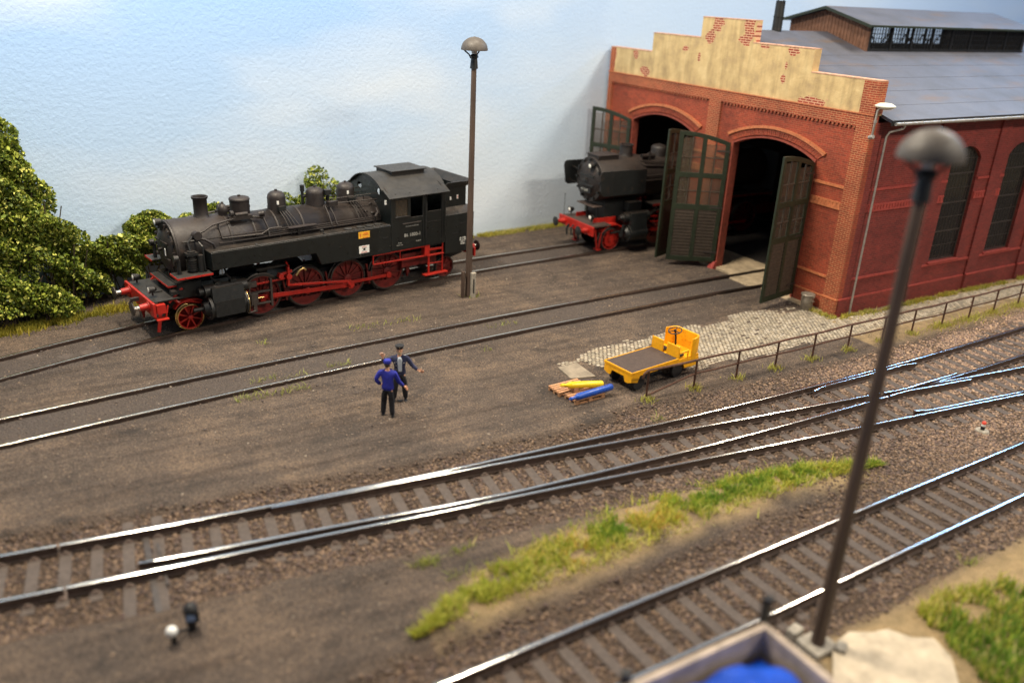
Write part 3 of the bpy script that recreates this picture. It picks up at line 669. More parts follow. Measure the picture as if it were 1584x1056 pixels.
wn = nd(nt, 'ShaderNodeTexNoise'); wn.inputs['Scale'].default_value = 2.6; wn.inputs['Detail'].default_value = 6; nt.links.new(g, wn.inputs['Vector']); jit = wn.outputs['Fac']
acc = None
for (py, pz, ry, rz) in ((8.0, 9.62, .36, .32), (8.28, 9.25, .26, .34), (6.22, 9.55, .34, .52), (6.3, 9.2, .38, .22), (13.0, 8.15, .20, .20), (12.2, 7.46, .42, .20), (9.7, 8.62, .22, .11), (8.83, 8.36, .08, .20), (5.36, 9.0, .30, .09), (3.9, 8.94, .30, .14), (2.7, 7.32, .62, .20), (4.22, 7.95, .10, .16), (4.15, 8.4, .07, .14), (14.55, 8.0, .16, .8)):
    d1 = nd(nt, 'ShaderNodeMath', operation='SUBTRACT'); nt.links.new(sx.outputs[1], d1.inputs[0]); d1.inputs[1].default_value = py
    d2 = nd(nt, 'ShaderNodeMath', operation='DIVIDE'); nt.links.new(d1.outputs[0], d2.inputs[0]); d2.inputs[1].default_value = ry
    e1 = nd(nt, 'ShaderNodeMath', operation='SUBTRACT'); nt.links.new(sx.outputs[2], e1.inputs[0]); e1.inputs[1].default_value = pz
    e2 = nd(nt, 'ShaderNodeMath', operation='DIVIDE'); nt.links.new(e1.outputs[0], e2.inputs[0]); e2.inputs[1].default_value = rz
    cbn = nd(nt, 'ShaderNodeCombineXYZ'); nt.links.new(d2.outputs[0], cbn.inputs[0]); nt.links.new(e2.outputs[0], cbn.inputs[1])
    ln = nd(nt, 'ShaderNodeVectorMath', operation='LENGTH'); nt.links.new(cbn.outputs[0], ln.inputs[0])
    if acc is None: acc = ln.outputs['Value']
    else:
        mn = nd(nt, 'ShaderNodeMath', operation='MINIMUM'); nt.links.new(acc, mn.inputs[0]); nt.links.new(ln.outputs['Value'], mn.inputs[1]); acc = mn.outputs[0]
j2 = nd(nt, 'ShaderNodeMath', operation='MULTIPLY_ADD'); nt.links.new(jit, j2.inputs[0]); j2.inputs[1].default_value = 2.2; j2.inputs[2].default_value = -1.1
sm = nd(nt, 'ShaderNodeMath', operation='ADD'); nt.links.new(acc, sm.inputs[0]); nt.links.new(j2.outputs[0], sm.inputs[1])
lt = nd(nt, 'ShaderNodeMath', operation='LESS_THAN'); nt.links.new(sm.outputs[0], lt.inputs[0]); lt.inputs[1].default_value = .95
rim = ramp(nt, sm.outputs[0], [(.94, (1, 1, 1)), (.965, (1.25, 1.25, 1.25)), (1.0, (1, 1, 1))])
c = mixc(nt, lt.outputs[0], mixc(nt, .5, pc, rim, 'MULTIPLY'), br.outputs['Color'])
nt.links.new(c, b.inputs['Base Color']); b.inputs['Roughness'].default_value = .85
hb = nd(nt, 'ShaderNodeMath', operation='SUBTRACT'); nt.links.new(noise(nt, g, 3.5, 7, .65), hb.inputs[0]); nt.links.new(lt.outputs[0], hb.inputs[1]); bump(nt, b, hb.outputs[0], .55, .06)
PLASTER = m
MB().prism(pl, .05, .40, 'yz').build('parapet', [PLASTER], shed)
mb = MB()
for y0, y1, z in ((0, 2.94, 8.3), (2.94, 5.94, 9.08), (5.94, 8.86, 9.87), (8.86, 11.86, 9.08), (11.86, 14.8, 8.3)): mb.box(.035, .415, y0 + .0, y1, z + .002, z + .035)
mb.build('coping', mat('coping', (.52, .30, .20), .8, var=.35, scale=6, bumps=.3), shed)
mb = MB(); mb.box(0.0, .08, 0, WY, 6.78, 7.19); mb.box(-.03, .04, -.02, WY + .02, 7.192, 7.232, 1)
y = .66
while y < 14.4:
    if not 7.05 < y < 7.9: mb.box(.01, .08, y, y + .09, 6.70, 6.778)
    y += .18
mb.build('cornice', [M_['brickp'], M_['ledge']], shed)
for y0, y1, zt in ((0, .62, 8.29), (14.5, 14.8, 8.29), (7.17, 7.85, 6.778)):
    MB().box(0.002, .078, y0, y1, .64, 6.778 if zt > 8 else zt).box(-.06, .078, y0 - .02, y1 + .02, -.1, .64, 0).box(-.075, .078, y0 - .035, y1 + .035, .642, .69, 1).build('pilaster', [M_['brickp'], M_['ledge']], shed)
MB().box(.02, .42, -.005, .62, 7.234, 8.30).build('parapet_end', M_['brickp'], shed); MB().box(.02, .42, 14.5, 14.805, 7.234, 8.30).build('parapet_end', M_['brickp'], shed)
for y0, y1 in ((.64, 2.0), (6.24, 7.15), (7.87, 8.48), (12.72, 14.48)):
    for z0, z1, d in ((4.60, 4.70, .05), (1.32, 1.40, .07)): MB().box(.08 - d, .079, y0, y1, z0, z1).build('string_course', M_['ledge'], shed)
    mb = MB(); mb.box(.045, .079, y0, y1, 3.84, 4.12); mb.box(.03, .044, y0, y1, 3.84, 3.92); mb.box(.03, .044, y0, y1, 4.06, 4.12)
    y = y0 + .03
    while y < y1 - .08: mb.box(.028, .046, y, y + .08, 3.915, 4.063); y += .16
    mb.build('dentil_course', M_['ledge'], shed)
    mb = MB(); mb.box(.03, .079, y0, y1, -.1, .60, 1); mb.box(.02, .079, y0, y1, .598, .64, 0); mb.build('plinth', [M_['ledge'], M_['brick']], shed)
for c, h in ARC:
    ring = arcpts(c, 2.46, 5.66, .56) + arcpts(c, 2.40, 5.56, .56, rev=True); mb = MB().prism(ring, -.02, .079, 'yz')
    mb.build('arch_hood', M_['ledge'], shed)
    mb = MB(); A = arcpts(c, 2.14, 5.40, .47, 44); B = arcpts(c, 2.38, 5.56, .54, 44)
    for i in range(44):
        if i % 1 == 0:
            a0, a1, b0, b1 = A[i], A[i + 1], B[i], B[i + 1]; f = .12
            q = [(a0[0] + (a1[0] - a0[0]) * f, a0[1] + (a1[1] - a0[1]) * f), a1, b1, (b0[0] + (b1[0] - b0[0]) * f, b0[1] + (b1[1] - b0[1]) * f)]; mb.prism(q, .04 + .006 * (i % 2), .079, 'yz')
    mb.build('arch_ring', M_['brick'], shed)
    mb = MB()
    for s_ in (-1, 1): mb.box(-.02, .33, c + s_ * 2.1, c + s_ * 2.04, -.1, 5.36)
    ring = arcpts(c, 2.1, 5.36, .46) + arcpts(c, 2.04, 5.30, .46, rev=True); mb.prism(ring, -.01, .33, 'yz')
    mb.build('door_frame', mat('frame_red', (.24, .05, .03), .7, var=.3), shed)
# red stone hinge block
MB().hexa([(-.28, 6.12, 0), (.0, 6.12, 0), (.0, 6.45, 0), (-.28, 6.45, 0), (-.12, 6.14, .34), (.0, 6.14, .34), (.0, 6.4, .34), (-.12, 6.4, .34)]).build('hinge_block', M_['ledges'], shed)
# side walls
XL = 22.5
wins = [(5.15, 6.95), (8.80, 10.55), (12.55, 14.3), (16.2, 18.0)]
holes = []
for x0, x1 in wins: holes.append([(x0, 1.46), (x1, 1.46)] + [p for p in arcpts((x0 + x1) / 2, (x1 - x0) / 2, 5.45, .45, 10, rev=True)])
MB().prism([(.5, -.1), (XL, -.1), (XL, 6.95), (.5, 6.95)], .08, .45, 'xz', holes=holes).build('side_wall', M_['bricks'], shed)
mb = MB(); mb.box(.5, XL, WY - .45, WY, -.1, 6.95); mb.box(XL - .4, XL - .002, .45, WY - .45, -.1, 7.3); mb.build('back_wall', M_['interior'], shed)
pil = [(.0, .62), (4.03, 4.68), (7.75, 8.4), (11.45, 12.1), (15.1, 15.75), (18.8, 19.45)]
for i, (x0, x1) in enumerate(pil):
    a0 = .081 if i == 0 else x0
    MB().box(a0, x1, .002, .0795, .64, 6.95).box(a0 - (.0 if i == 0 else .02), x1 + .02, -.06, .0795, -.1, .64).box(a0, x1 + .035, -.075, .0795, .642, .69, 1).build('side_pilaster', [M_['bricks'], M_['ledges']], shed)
for i in range(5):
    x0 = pil[i][1] + .02; x1 = pil[i + 1][0] - .02
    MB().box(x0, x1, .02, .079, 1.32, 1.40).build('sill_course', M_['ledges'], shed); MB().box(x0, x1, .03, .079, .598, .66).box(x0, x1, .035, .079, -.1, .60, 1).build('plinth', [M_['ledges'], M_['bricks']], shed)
    segs = [(x0, x1)]
    for w0, w1 in wins:
        segs = [s2 for s_ in segs for s2 in ([(s_[0], w0 - .05), (w1 + .05, s_[1])] if s_[0] < w0 < s_[1] else [s_]) if s2[1] - s2[0] > .1]
    for a_, b_ in segs:
        MB().box(a_, b_, .03, .079, 4.60, 4.69).build('string_course', M_['ledges'], shed)
        mb = MB().box(a_, b_, .045, .079, 3.84, 4.12).box(a_, b_, .03, .044, 3.84, 3.91).box(a_, b_, .03, .044, 4.06, 4.12); y = a_ + .03
        while y < b_ - .08: mb.box(y, y + .08, .028, .046, 3.905, 4.063); y += .16
        mb.build('dentil_course', M_['ledges'], shed)
for x0, x1 in wins:
    c = (x0 + x1) / 2; hw_ = (x1 - x0) / 2
    fr = MB().prism([(x0, 1.47), (x1, 1.47)] + arcpts(c, hw_, 5.45, .44, 10, rev=True), .20, .26, 'xz', holes=[[(x0 + .05, 1.53), (x1 - .05, 1.53)] + arcpts(c, hw_ - .05, 5.42, .42, 10, rev=True)])
    nx_ = 9; 
    for i in range(1, nx_): xx = x0 + (x1 - x0) * i / nx_; fr.box(xx - .009, xx + .009, .22, .24, 1.5, 5.45 + .40 * (1 - ((xx - c) / hw_) ** 2))
    for i in range(1, 8): zz_ = 1.5 + i * .56; fr.box(x0, x1, .215, .245, zz_ - (.03 if i % 2 == 0 else .010), zz_ + (.03 if i % 2 == 0 else .010))
    win = fr.build('window', M_['darksteel'], shed)
    MB().prism([(x0 + .02, 1.48), (x1 - .02, 1.48)] + arcpts(c, hw_ - .02, 5.44, .43, 10, rev=True), .228, .232, 'xz').build('window_pane', M_['darkpane'], win)
    MB().box(x0 - .06, x1 + .06, -.0, .2, 1.402, 1.458).build('window_sill', M_['ledges'], win)
# roof
def roofmat():
    m, nt, b = newmat('felt_roof'); g = wpos(nt)
    n1 = noise(nt, g, .7, 6, .6); c = ramp(nt, n1, [(.3, (.062, .064, .076)), (.55, (.084, .090, .118)), (.75, (.105, .108, .128))])
    mp = nd(nt, 'ShaderNodeMapping'); mp.inputs['Scale'].default_value = (.35, 1.2, 1.2); nt.links.new(g, mp.inputs[0])
    c = mixc(nt, ramp(nt, noise(nt, mp.outputs[0], 1.1, 6, .65), [(.53, (0, 0, 0)), (.70, (.9, .9, .9))]), c, (.115, .078, .055))
    c = mixc(nt, .4, c, ramp(nt, noise(nt, g, 14, 4, .7), [(.3, (.7, .7, .7)), (.7, (1.4, 1.4, 1.4))]), 'MULTIPLY')
    nt.links.new(c, b.inputs['Base Color']); b.inputs['Roughness'].default_value = .55; bump(nt, b, noise(nt, g, 9, 4), .25, .02); return m
M_['roof'] = roofmat()
def slope(y0, z0, y1, z1, x0, x1, th, mbx, m=0): mbx.prism([(y0, z0), (y1, z1), (y1, z1 + th), (y0, z0 + th)], x0, x1, 'yz', m=m); return mbx
mb = MB(); kz = 2.40 / 7.85
for x0, x1 in ((.42, 5.83), (16.97, XL + .3)): slope(-.45, 7.06, 7.4, 9.46, x0, x1, .10, mb); slope(7.4, 9.46, WY + .25, 7.12, x0, x1, .10, mb)
slope(-.45, 7.06, 5.33, 7.06 + 5.78 * kz, 5.83, 16.97, .10, mb); slope(9.47, 9.46 - 2.07 * (2.34 / 7.65), WY + .25, 7.12, 5.83, 16.97, .10, mb)
for yy in (0.6, 1.7, 2.8, 3.9, 4.9): z_ = 7.16 + (yy + .45) * (2.40 / 7.85); mb.hexa([(.45, yy, z_), (XL, yy, z_), (XL, yy + .16, z_ + .03), (.45, yy + .16, z_ + .03), (.45, yy, z_ + .008), (XL, yy, z_ + .008), (XL, yy + .16, z_ + .052), (.45, yy + .16, z_ + .052)])
mb.v = [(a, b, c - .06) for a, b, c in mb.v]; mb.build('roof', M_['roof'], shed)
MB().box(.42, XL + .3, -.46, -.43, 6.92, 7.08).build('fascia', M_['deep'], shed)
# gutter and downpipe
mb = MB(); mb.cyl((.50, -.54, 6.985), (XL + .2, -.54, 6.985), .055, n=10)
x = .9
while x < 20: mb.cyl((x, -.54, 6.985), (x + .04, -.54, 6.985), .068, n=10); x += 1.0
gt = mb.build('gutter', M_['zinc'], shed)
MB().tube([(1.02, -.54, 6.93), (1.02, -.50, 6.82), (.80, -.16, 6.66), (.74, -.11, 6.5), (.74, -.11, .4), (.74, -.12, .05)], .038, 8).build('downpipe', M_['zinc'], shed)
# clerestory
X0, X1, YA, YB, ZB, ZE, ZR = 5.8, 17.0, 5.3, 9.5, 8.70, 9.88, 10.42
cl = MB().prism([(YA, ZB), (YB, ZB), (YB, ZE), (7.4, ZR), (YA, ZE)], X0, X0 + .08, 'yz')
y = YA + .02
while y < YB: zt = ZE + (ZR - ZE) * (1 - abs(y - 7.4) / 2.1); cl.box(X0 - .025, X0 - .001, y, y + .05, ZB, zt - .02, 0); y += .175
cler = cl.build('clerestory', mat('brown_boards', (.155, .075, .045), .75, var=.3, scale=5, bumps=.3), shed)
MB().prism([(YA, ZB), (YB, ZB), (YB, ZE), (7.4, ZR), (YA, ZE)], X1 - .08, X1, 'yz').build('gable_wall', M_['doorwood'], cler)
for yy in (YA, YB - .06):
    fr = MB(); fr.box(X0 + .08, X1 - .08, yy, yy + .06, ZB, 8.97); fr.box(X0 + .08, X1 - .08, yy, yy + .06, 9.79, ZE)
    xx = X0 + .08
    while xx < X1 - .1: fr.box(xx, xx + .10, yy - .012, yy + .065, ZB, ZE); xx += 1.36
    xx = X0 + .2
    while xx < X1 - .1: fr.box(xx, xx + .024, yy + .02, yy + .04, 8.97, 9.79); xx += .17
    for z_ in (9.16, 9.36, 9.55): fr.box(X0 + .08, X1 - .08, yy + .02, yy + .04, z_ - .01, z_ + .01)
    xx = X0 + .13
    while xx < X1 - 1.3:
        for s_ in (0, 1):
            a_, b_ = (xx, xx + .42) if s_ == 0 else (xx + 1.36, xx + .94)
            fr.bar((a_, yy + .10, 9.40), (b_, yy + .10, 9.0), .05, .05)
        xx += 1.36
    wd = fr.build('clerestory_window', M_['deep'], cler)
    MB().box(X0 + .1, X1 - .1, yy + .028, yy + .032, 8.97, 9.79).build('window_pane', glassmat('clear_pane', (.10, .10, .10), .05, .1), wd)
mb = MB(); slope(YA - .35, 9.83, 7.4, 10.46, X0 - .38, X1 + .35, .05, mb); slope(7.4, 10.46, YB + .35, 9.83, X0 - .38, X1 + .35, .05, mb); mb.build('clerestory_roof', M_['roof'], cler)
mb = MB(); mb.box(X0 - .39, X1 + .36, YA - .375, YA - .352, 9.80, 9.88)
for s_, ye in ((-1, YA - .37), (1, YB + .37)):
    mb.prism([(ye, 9.76), (7.4, 10.39), (7.4, 10.505), (ye, 9.87)], X0 - .42, X0 - .385, 'yz')
mb.build('barge_board', M_['green'], cler)
mb = MB(); mb.cyl((2.75, 7.4, 9.3), (2.75, 7.4, 10.62), .20, .185, 16); mb.cyl((2.75, 7.4, 10.0), (2.75, 7.4, 10.03), .215, n=16)
for a_ in range(4): mb.cyl((2.75 + .15 * cos(a_ * 1.57), 7.4 + .15 * sin(a_ * 1.57), 10.6), (2.75 + .15 * cos(a_ * 1.57), 7.4 + .15 * sin(a_ * 1.57), 10.72), .02)
mb.lathe([(.32, 10.70), (.32, 10.73), (.02, 10.86)], 16, (2.75, 7.4, 0)); mb.build('smoke_vent', M_['black'], shed)
# wall lamp
mb = MB(); mb.tube([(-.03, -.04, 6.52), (-.06, -.14, 6.62), (-.06, -.16, 7.40), (.02, -.22, 7.50)], .035, 8); mb.cyl((-.03, -.02, 6.5), (-.04, -.18, 6.55), .07); mb.cyl((-.06, -.16, 7.0), (-.06, -.16, 7.08), .055)
wl = mb.build('wall_lamp', M_['zinc'], shed)
MB().lathe([(.02, 7.66), (.20, 7.64), (.33, 7.57), (.33, 7.54), (.24, 7.47), (.08, 7.44)], 20, (.10, -.30, 0)).build('lamp_shade', mat('enamel', (.62, .62, .52), .4, var=.1), wl)
# floor inside
mb = MB()
for y0, y1 in ((.45, 3.36), (3.64, 4.86), (5.14, 9.7), (9.98, 11.2), (11.5, 14.3)):
    MB().box(-.50 if 3 < y0 < 4 else (-.25 if y0 < 1 else -.05), 2.3, y0, y1, -.1, .125).build('threshold', M_['rubble'], shed, bev=.02)
    MB().box(2.31, XL - .5, y0, y1, -.1, .12).build('shed_floor', M_['interior'], shed)  # floor beyond the doorway painted darker, shade put into its colour
mb = MB()
# doors
def door(hx, hy, ang, flip=False, glass=True, label=None):
    """ang: heading of the leaf from hinge; leaf is 2.05 wide"""
    W = 2.05; zb = .30; H0, H1 = 5.28, 5.66
    def top(u): return H0 + (H1 - H0) * (1 - (1 - u / W) ** 2)
    cols = [(.17, .93), (1.10, 1.88)]; rows = [(2.72, 3.82), (4.02, None)]
    outl = [(0, zb), (W, zb)] + [(W * (1 - i / 8), top(W * (1 - i / 8))) for i in range(9)]
    hs = []
    for a_, b_ in cols:
        hs.append([(a_, zb + .2), (b_, zb + .2), (b_, 2.50), (a_, 2.50)])
        hs.append([(a_, 2.72), (b_, 2.72), (b_, 3.82), (a_, 3.82)])
        hs.append([(a_, 4.02), (b_, 4.02), (b_, top(b_) - .17), ((a_ + b_) / 2, top((a_ + b_) / 2) - .17), (a_, top(a_) - .17)])
    mb = MB().prism(outl, -.04, .04, 'xz', holes=hs, m=0)
    fr = mb.build('door', [M_['green']], shed, bev=.008); 
    mb = MB()
    for a_, b_ in cols:
        z_ = zb + .24
        while z_ < 2.48: mb.hexa([(a_, -.035, z_), (b_, -.035, z_), (b_, .03, z_ + .045), (a_, .03, z_ + .045), (a_, -.035, z_ + .03), (b_, -.035, z_ + .03), (b_, .03, z_ + .07), (a_, .03, z_ + .07)]); z_ += .135
        mb.box(a_, b_, -.005, .005, zb + .2, 2.5)
    mb.build('louvre_panel', M_['doorwood'], fr)
    mb = MB()
    for a_, b_ in cols:
        cx_ = (a_ + b_) / 2; mb.box(cx_ - .02, cx_ + .02, -.03, .03, 2.72, 3.82); mb.box(a_, b_, -.028, .028, 3.25, 3.29)
        mb.box(cx_ - .02, cx_ + .02, -.03, .03, 4.02, top(cx_) - .17); mb.box(a_, b_, -.028, .028, 4.62, 4.66)
    mb.build('glazing_bar', M_['doorwood'], fr)
    if glass:
        mb = MB()
        for a_, b_ in cols: mb.box(a_, b_, -.004, .004, 2.72, 3.82); mb.box(a_, b_, -.004, .004, 4.02, top(a_) - .17)
        mb.build('window_pane', M_['pane'], fr)
    mb = MB()
    for z_ in (.7, 2.6, 4.9): mb.box(-.03, .5, -.055, -.042, z_, z_ + .06); mb.box(-.03, .5, .042, .055, z_, z_ + .06)
    mb.build('hinge_strap', M_['darksteel'], fr)
    fr.location = (hx, hy, 0); fr.rotation_euler = (0, 0, ang)
    if label: fr['label'] = label
    return fr
def hd(dx, dy): return math.atan2(dy, dx)
door(-.06, 1.99, hd(-1.8, -.30), label='outermost dark door leaf at the right jamb of the open right bay')
door(-.06, 6.26, hd(-1.75, 1.22))
door(-.06, 8.46, hd(-1.95, -.66))
door(-.06, 12.72, hd(-.85, 1.80), label='far left door leaf folded back towards the sky wall')

# ------------------------------------------------------------------ small things of the yard
def yard_lamp(x, y, tilt, label):
    t = empty('yard_lamp', (x, y, 0), 0, label, 'lamp', 'tall yard lamps with mushroom shades'); t.rotation_euler = tilt
    MB().cyl((0, 0, -.1), (0, 0, 8.1), .125, .092, 8, sm=False).cyl((0, 0, -.1), (0, 0, .6), .13, .12, 8, sm=False).build('post', M_['post'], t)
    MB().cyl((0, 0, 8.08), (0, 0, 8.42), .135, .105, 16).lathe([(.12, 8.42), (.15, 8.44), (.13, 8.50), (.06, 8.56)], 16).build('lamp_socket', M_['black'], t)
    MB().lathe([(.07, 8.5), (.10, 8.62), (.11, 8.74), (.02, 8.80)], 14).build('bulb', M_['opal'], t)
    mb = MB()
    for a_ in (.5, .5 + 2.09, .5 + 4.19): c_, s_ = cos(a_), sin(a_); mb.tube([(.11 * c_, .11 * s_, 8.40), (.17 * c_, .17 * s_, 8.52), (.30 * c_, .30 * s_, 8.62), (.37 * c_, .37 * s_, 8.70)], .024, 6)
    mb.build('bracket', M_['black'], t)
    pr = [(.43, 8.66), (.445, 8.67)] + [(.445 * cos(a_), 8.68 + .40 * sin(a_)) for a_ in np.linspace(.05, 1.45, 10)] + [(.03, 9.085), (.0, 9.09)]
    pr = [(.0, 9.05), (.2, 9.00), (.36, 8.86), (.425, 8.68)] + pr
    MB().lathe(pr, 32).build('lamp_shade', M_['shade'], t); return t
l2 = yard_lamp(-11.28, 7.24, (0, 0, 0), 'brown mushroom headed lamp post standing before the cab of the black locomotive')
mb = MB(); mb.obox((.10, -.17, .42), (.17, .12, 1.0), .15); mb.obox((.10, -.17, .96), (.18, .13, .08), .15)
mb.build('footing', M_['concrete'], l2, bev=.01); MB().obox((-.26, -.06, .48), (.10, .12, 1.15), .15).build('stake', M_['post'], l2, bev=.006)
MB().obox((.095, -.236, .50), (.05, .01, .55), .15).build('number_plate', M_['deep'], l2)
l1 = yard_lamp(-14.2, -11.59, (0, 0, 0), 'blurred tall brown lamp post nearest the camera with big mushroom shade')
MB().box(-.28, .28, -.25, .25, -.1, .18).obox((.25, -.3, .12), (.25, .18, .25), .5).obox((-.1, .42, .1), (.3, .2, .2), .2).build('footing', M_['concrete'], l1, bev=.02)

fen = empty('handrail_fence', (0, 0, 0), 0, 'long rusty two rail iron handrail beside the cobbles', 'fence')
zf = [float(ground_z(np.array([x]), np.array([y]))[0]) for x, y in zip(FX, FY)]
for i, (x, y) in enumerate(zip(FX, FY)): MB().cyl((x + (.0), y, zf[i] - .1), (x + .0 , y, .93), .032, n=7).build('post', M_['rust'], fen)
fx2 = np.linspace(FX[0], FX[-1], 60); top = [(FX[0] - .17, FY[0] + .02, .72), (FX[0] - .16, FY[0], .86), (FX[0] - .08, FY[0], .925)] + [(x, float(np.interp(x, FX, FY)), .945 + .012 * sin(x * 2.1)) for x in fx2]
MB().tube(top, .036, 7).build('top_rail', M_['rust'], fen)
lowp = [(FX[0], FY[0], .16), (FX[0] + .3, FY[0], .22), (FX[1] - .3, FY[1], .47)] + [(x, float(np.interp(x, FX, FY)), .53 + .015 * sin(x * 1.7)) for x in fx2[5:]]
MB().tube(lowp, .028, 7).build('mid_rail', M_['rust'], fen)

# dust bin
bn = empty('dustbin', (-.42, .92, .03), 0, 'dented zinc dustbin standing against the brick pier beside the right door', 'bin')
mb = MB().lathe([(.19, 0), (.21, .03), (.215, .32), (.22, .33), (.22, .36), (.225, .60)], 20); mb.build('bin_body', M_['binzinc'], bn)
MB().lathe([(.255, .60), (.26, .63), (.24, .66), (.08, .70), (.0, .70)], 20).build('lid', M_['binzinc'], bn)
mb = MB()
for a_ in (0, pi / 2, pi, 3 * pi / 2): mb.obox((.27 * cos(a_), .27 * sin(a_), .60), (.07, .05, .05), a_)
mb.obox((.02, -.25, .42), (.12, .06, .03)); mb.build('handle', M_['binzinc'], bn)

# slab
sl = MB().prism([(-11.80, .42), (-11.08, .46), (-11.12, -.62), (-11.90, -.42)], .03, .10, 'xy').build('stone_slab', mat('slab', (.23, .19, .14), .9, var=.3, scale=5, bumps=.5), bev=.015)
tag(sl, 'flat grey stone slab lying on the ash behind the gas bottles', 'slab')

# pallets and bottles
def pallet(x, y, rz, lab):
    t = empty('wooden_pallet', (x, y, .05), rz, lab, 'pallet', 'small wooden pallets under the gas bottles'); t.scale = (.86, .66, 1)
    mb = MB()
    for i in range(5): mb.box(-.6, .6, -.40 + i * .175, -.40 + i * .175 + .12, .12, .15)
    mb.build('top_board', M_['wood'], t, bev=.004)
    mb = MB()
    for xx in (-.6, -.07, .46):
        for yy in (-.4, -.06, .28): mb.box(xx, xx + .14, yy, yy + .12, .03, .118)
        mb.box(xx, xx + .14, -.4, .4, .095, .119)
    mb.build('block', M_['wood'], t); mb = MB()
    for yy in (-.4, -.06, .28): mb.box(-.6, .6, yy, yy + .12, .0, .028)
    mb.build('bottom_board', M_['wood'], t)
    return t
pallet(-12.22, -1.60, .05, 'pale wooden pallet nearest the camera under the blue gas bottle')
pallet(-12.36, -.98, .05, 'pale wooden pallet half hidden under the yellow gas bottle')
wd = MB().obox((-12.42, -1.30, .265), (.16, .30, .13), .05).build('timber_wedge', M_['wood'], bev=.008); tag(wd, 'short orange brown timber block holding up the yellow gas bottle', 'block')
def bottle(p, q, m, lab):
    p, q = Vector(p), Vector(q); L = (q - p).length; r = .098
    pr = [(.0, 0), (.085, .0), (r, .035), (r, L - .28), (r * .93, L - .22), (r * .6, L - .15), (.045, L - .12), (.045, L - .03), (.03, L), (0, L)]
    mb = MB().lathe(pr, 20); 
    M = Matrix.Translation(p) @ (q - p).to_track_quat('Z', 'Y').to_matrix().to_4x4(); mb.xf(M)
    o = mb.build('gas_bottle', m); tag(o, lab, 'gas bottle', 'gas bottles on the pallets'); 
    v = MB().lathe([(.05, L - .02), (.05, L + .03), (.025, L + .035), (.025, L + .07), (0, L + .07)], 10).xf(M); v.build('valve_cap', m, o); return o
bottle((-11.41, -1.74, .30), (-12.88, -1.88, .30), M_['cylblue'], 'shiny blue gas bottle lying on the nearer pallet')
bottle((-11.56, -1.50, .315), (-12.80, -1.30, .435), M_['cylyellow'], 'yellow gas bottle lying tilted on a timber block beside the slab')

# platform truck : local x forward, y left; deck corners measured
tr = empty('platform_truck', (-10.0, -1.28, .04), .125, 'small yellow electric platform truck with brown deck parked on the cobbles', 'truck')
mb = MB(); mb.box(-.93, 1.9, -.545, .545, .50, .62); mb.prism([(-.93, .62), (-.93, .36), (-.70, .30), (-.62, .50), (.55, .50), (.7, .46), (1.2, .46), (1.3, .3), (1.9, .26), (1.9, .52), (.9, .62)], .525, .56, 'xz'); mb.prism([(-.93, .62), (-.93, .36), (-.70, .30), (-.62, .50), (.55, .50), (.7, .46), (1.2, .46), (1.3, .3), (1.9, .26), (1.9, .52), (.9, .62)], -.56, -.525, 'xz')
mb.prism([(-.56, .62), (.56, .62), (.56, .36), (.42, .30), (.30, .30), (.24, .46), (-.24, .46), (-.30, .30), (-.42, .30), (-.56, .36)], -.965, -.93, 'yz')
mb.box(-.96, .98, -.57, -.545, .60, .665); mb.box(-.96, .98, .545, .57, .60, .665); mb.box(-.985, -.955, -.57, .57, .60, .665)
mb.build('truck_body', M_['yellow'], tr, bev=.012)
MB().box(-.95, .97, -.543, .543, .622, .655).build('deck', M_['deck'], tr)
mb = MB(); mb.box(.98, 1.02, .10, .56, .62, 1.02); mb.box(.98, 1.02, -.56, -.05, .62, 1.02); mb.box(.98, 1.30, .52, .56, .62, .80); mb.box(.98, 1.42, -.56, -.52, .78, .84); mb.box(1.38, 1.42, -.56, -.52, .5, .80); mb.build('backrest_panel', M_['yellow'], tr, bev=.012)
MB().box(1.03, 1.28, -.50, -.08, .66, .72).box(1.03, 1.28, .12, .48, .66, .72).build('seat', M_['rubber'], tr, bev=.01)
MB().box(1.3, 1.95, -.54, .54, .26, .30).build('footplate', M_['yellow'], tr, bev=.008)
fp = [(1.55, .56), (1.62, .575), (1.90, .50), (1.97, .40), (1.97, -.40), (1.90, -.50), (1.62, -.575), (1.55, -.56)]; ip = [(a * .985 + (.0 if i in (0, 7) else -.02), b * .94) for i, (a, b) in enumerate(fp)]
ring = fp + ip[::-1]; mb = MB().prism(ring, .26, 1.17, 'xy'); mb.build('front_shield', M_['yellow'], tr, bev=.012)
mb = MB().tube([(1.62, .12, .3), (1.55, .12, .95), (1.50, .12, 1.18)], .03, 8); sc_ = mb.build('steering_column', M_['rubber'], tr)
mb = MB(); C0 = Vector((1.48, .12, 1.22)); 
R_m = Matrix.Rotation(-.25, 3, 'Y'); mb.tube([C0 + R_m @ Vector((.20 * cos(a_), .20 * sin(a_), 0)) for a_ in np.linspace(0, 2 * pi, 25)], .018, 6)
for a_ in (.4, 2.5, 4.6): mb.tube([C0, C0 + R_m @ Vector((.20 * cos(a_), .20 * sin(a_), 0))], .014, 5)
mb.cyl(C0 - Vector((0, 0, .03)), C0 + Vector((0, 0, .03)), .04); mb.build('steering_wheel', M_['rubber'], tr)
MB().ball((1.9, -.30, .86), .05).build('control_lever', M_['yellow'], tr)
for xx in (-.58, 1.05):
    for yy in (-.44, .44):
        wh = MB().lathe([(.10, -.06), (.20, -.07), (.225, -.05), (.23, 0), (.225, .05), (.20, .07), (.10, .06)], 22, ax='y').xf(Matrix.Translation((xx, yy, .23))).build('wheel', M_['rubber'], tr)
        MB().lathe([(.0, -.05), (.10, -.045), (.10, .045), (0, .05)], 14, ax='y').xf(Matrix.Translation((xx, yy, .23))).build('rim', M_['darksteel'], wh)
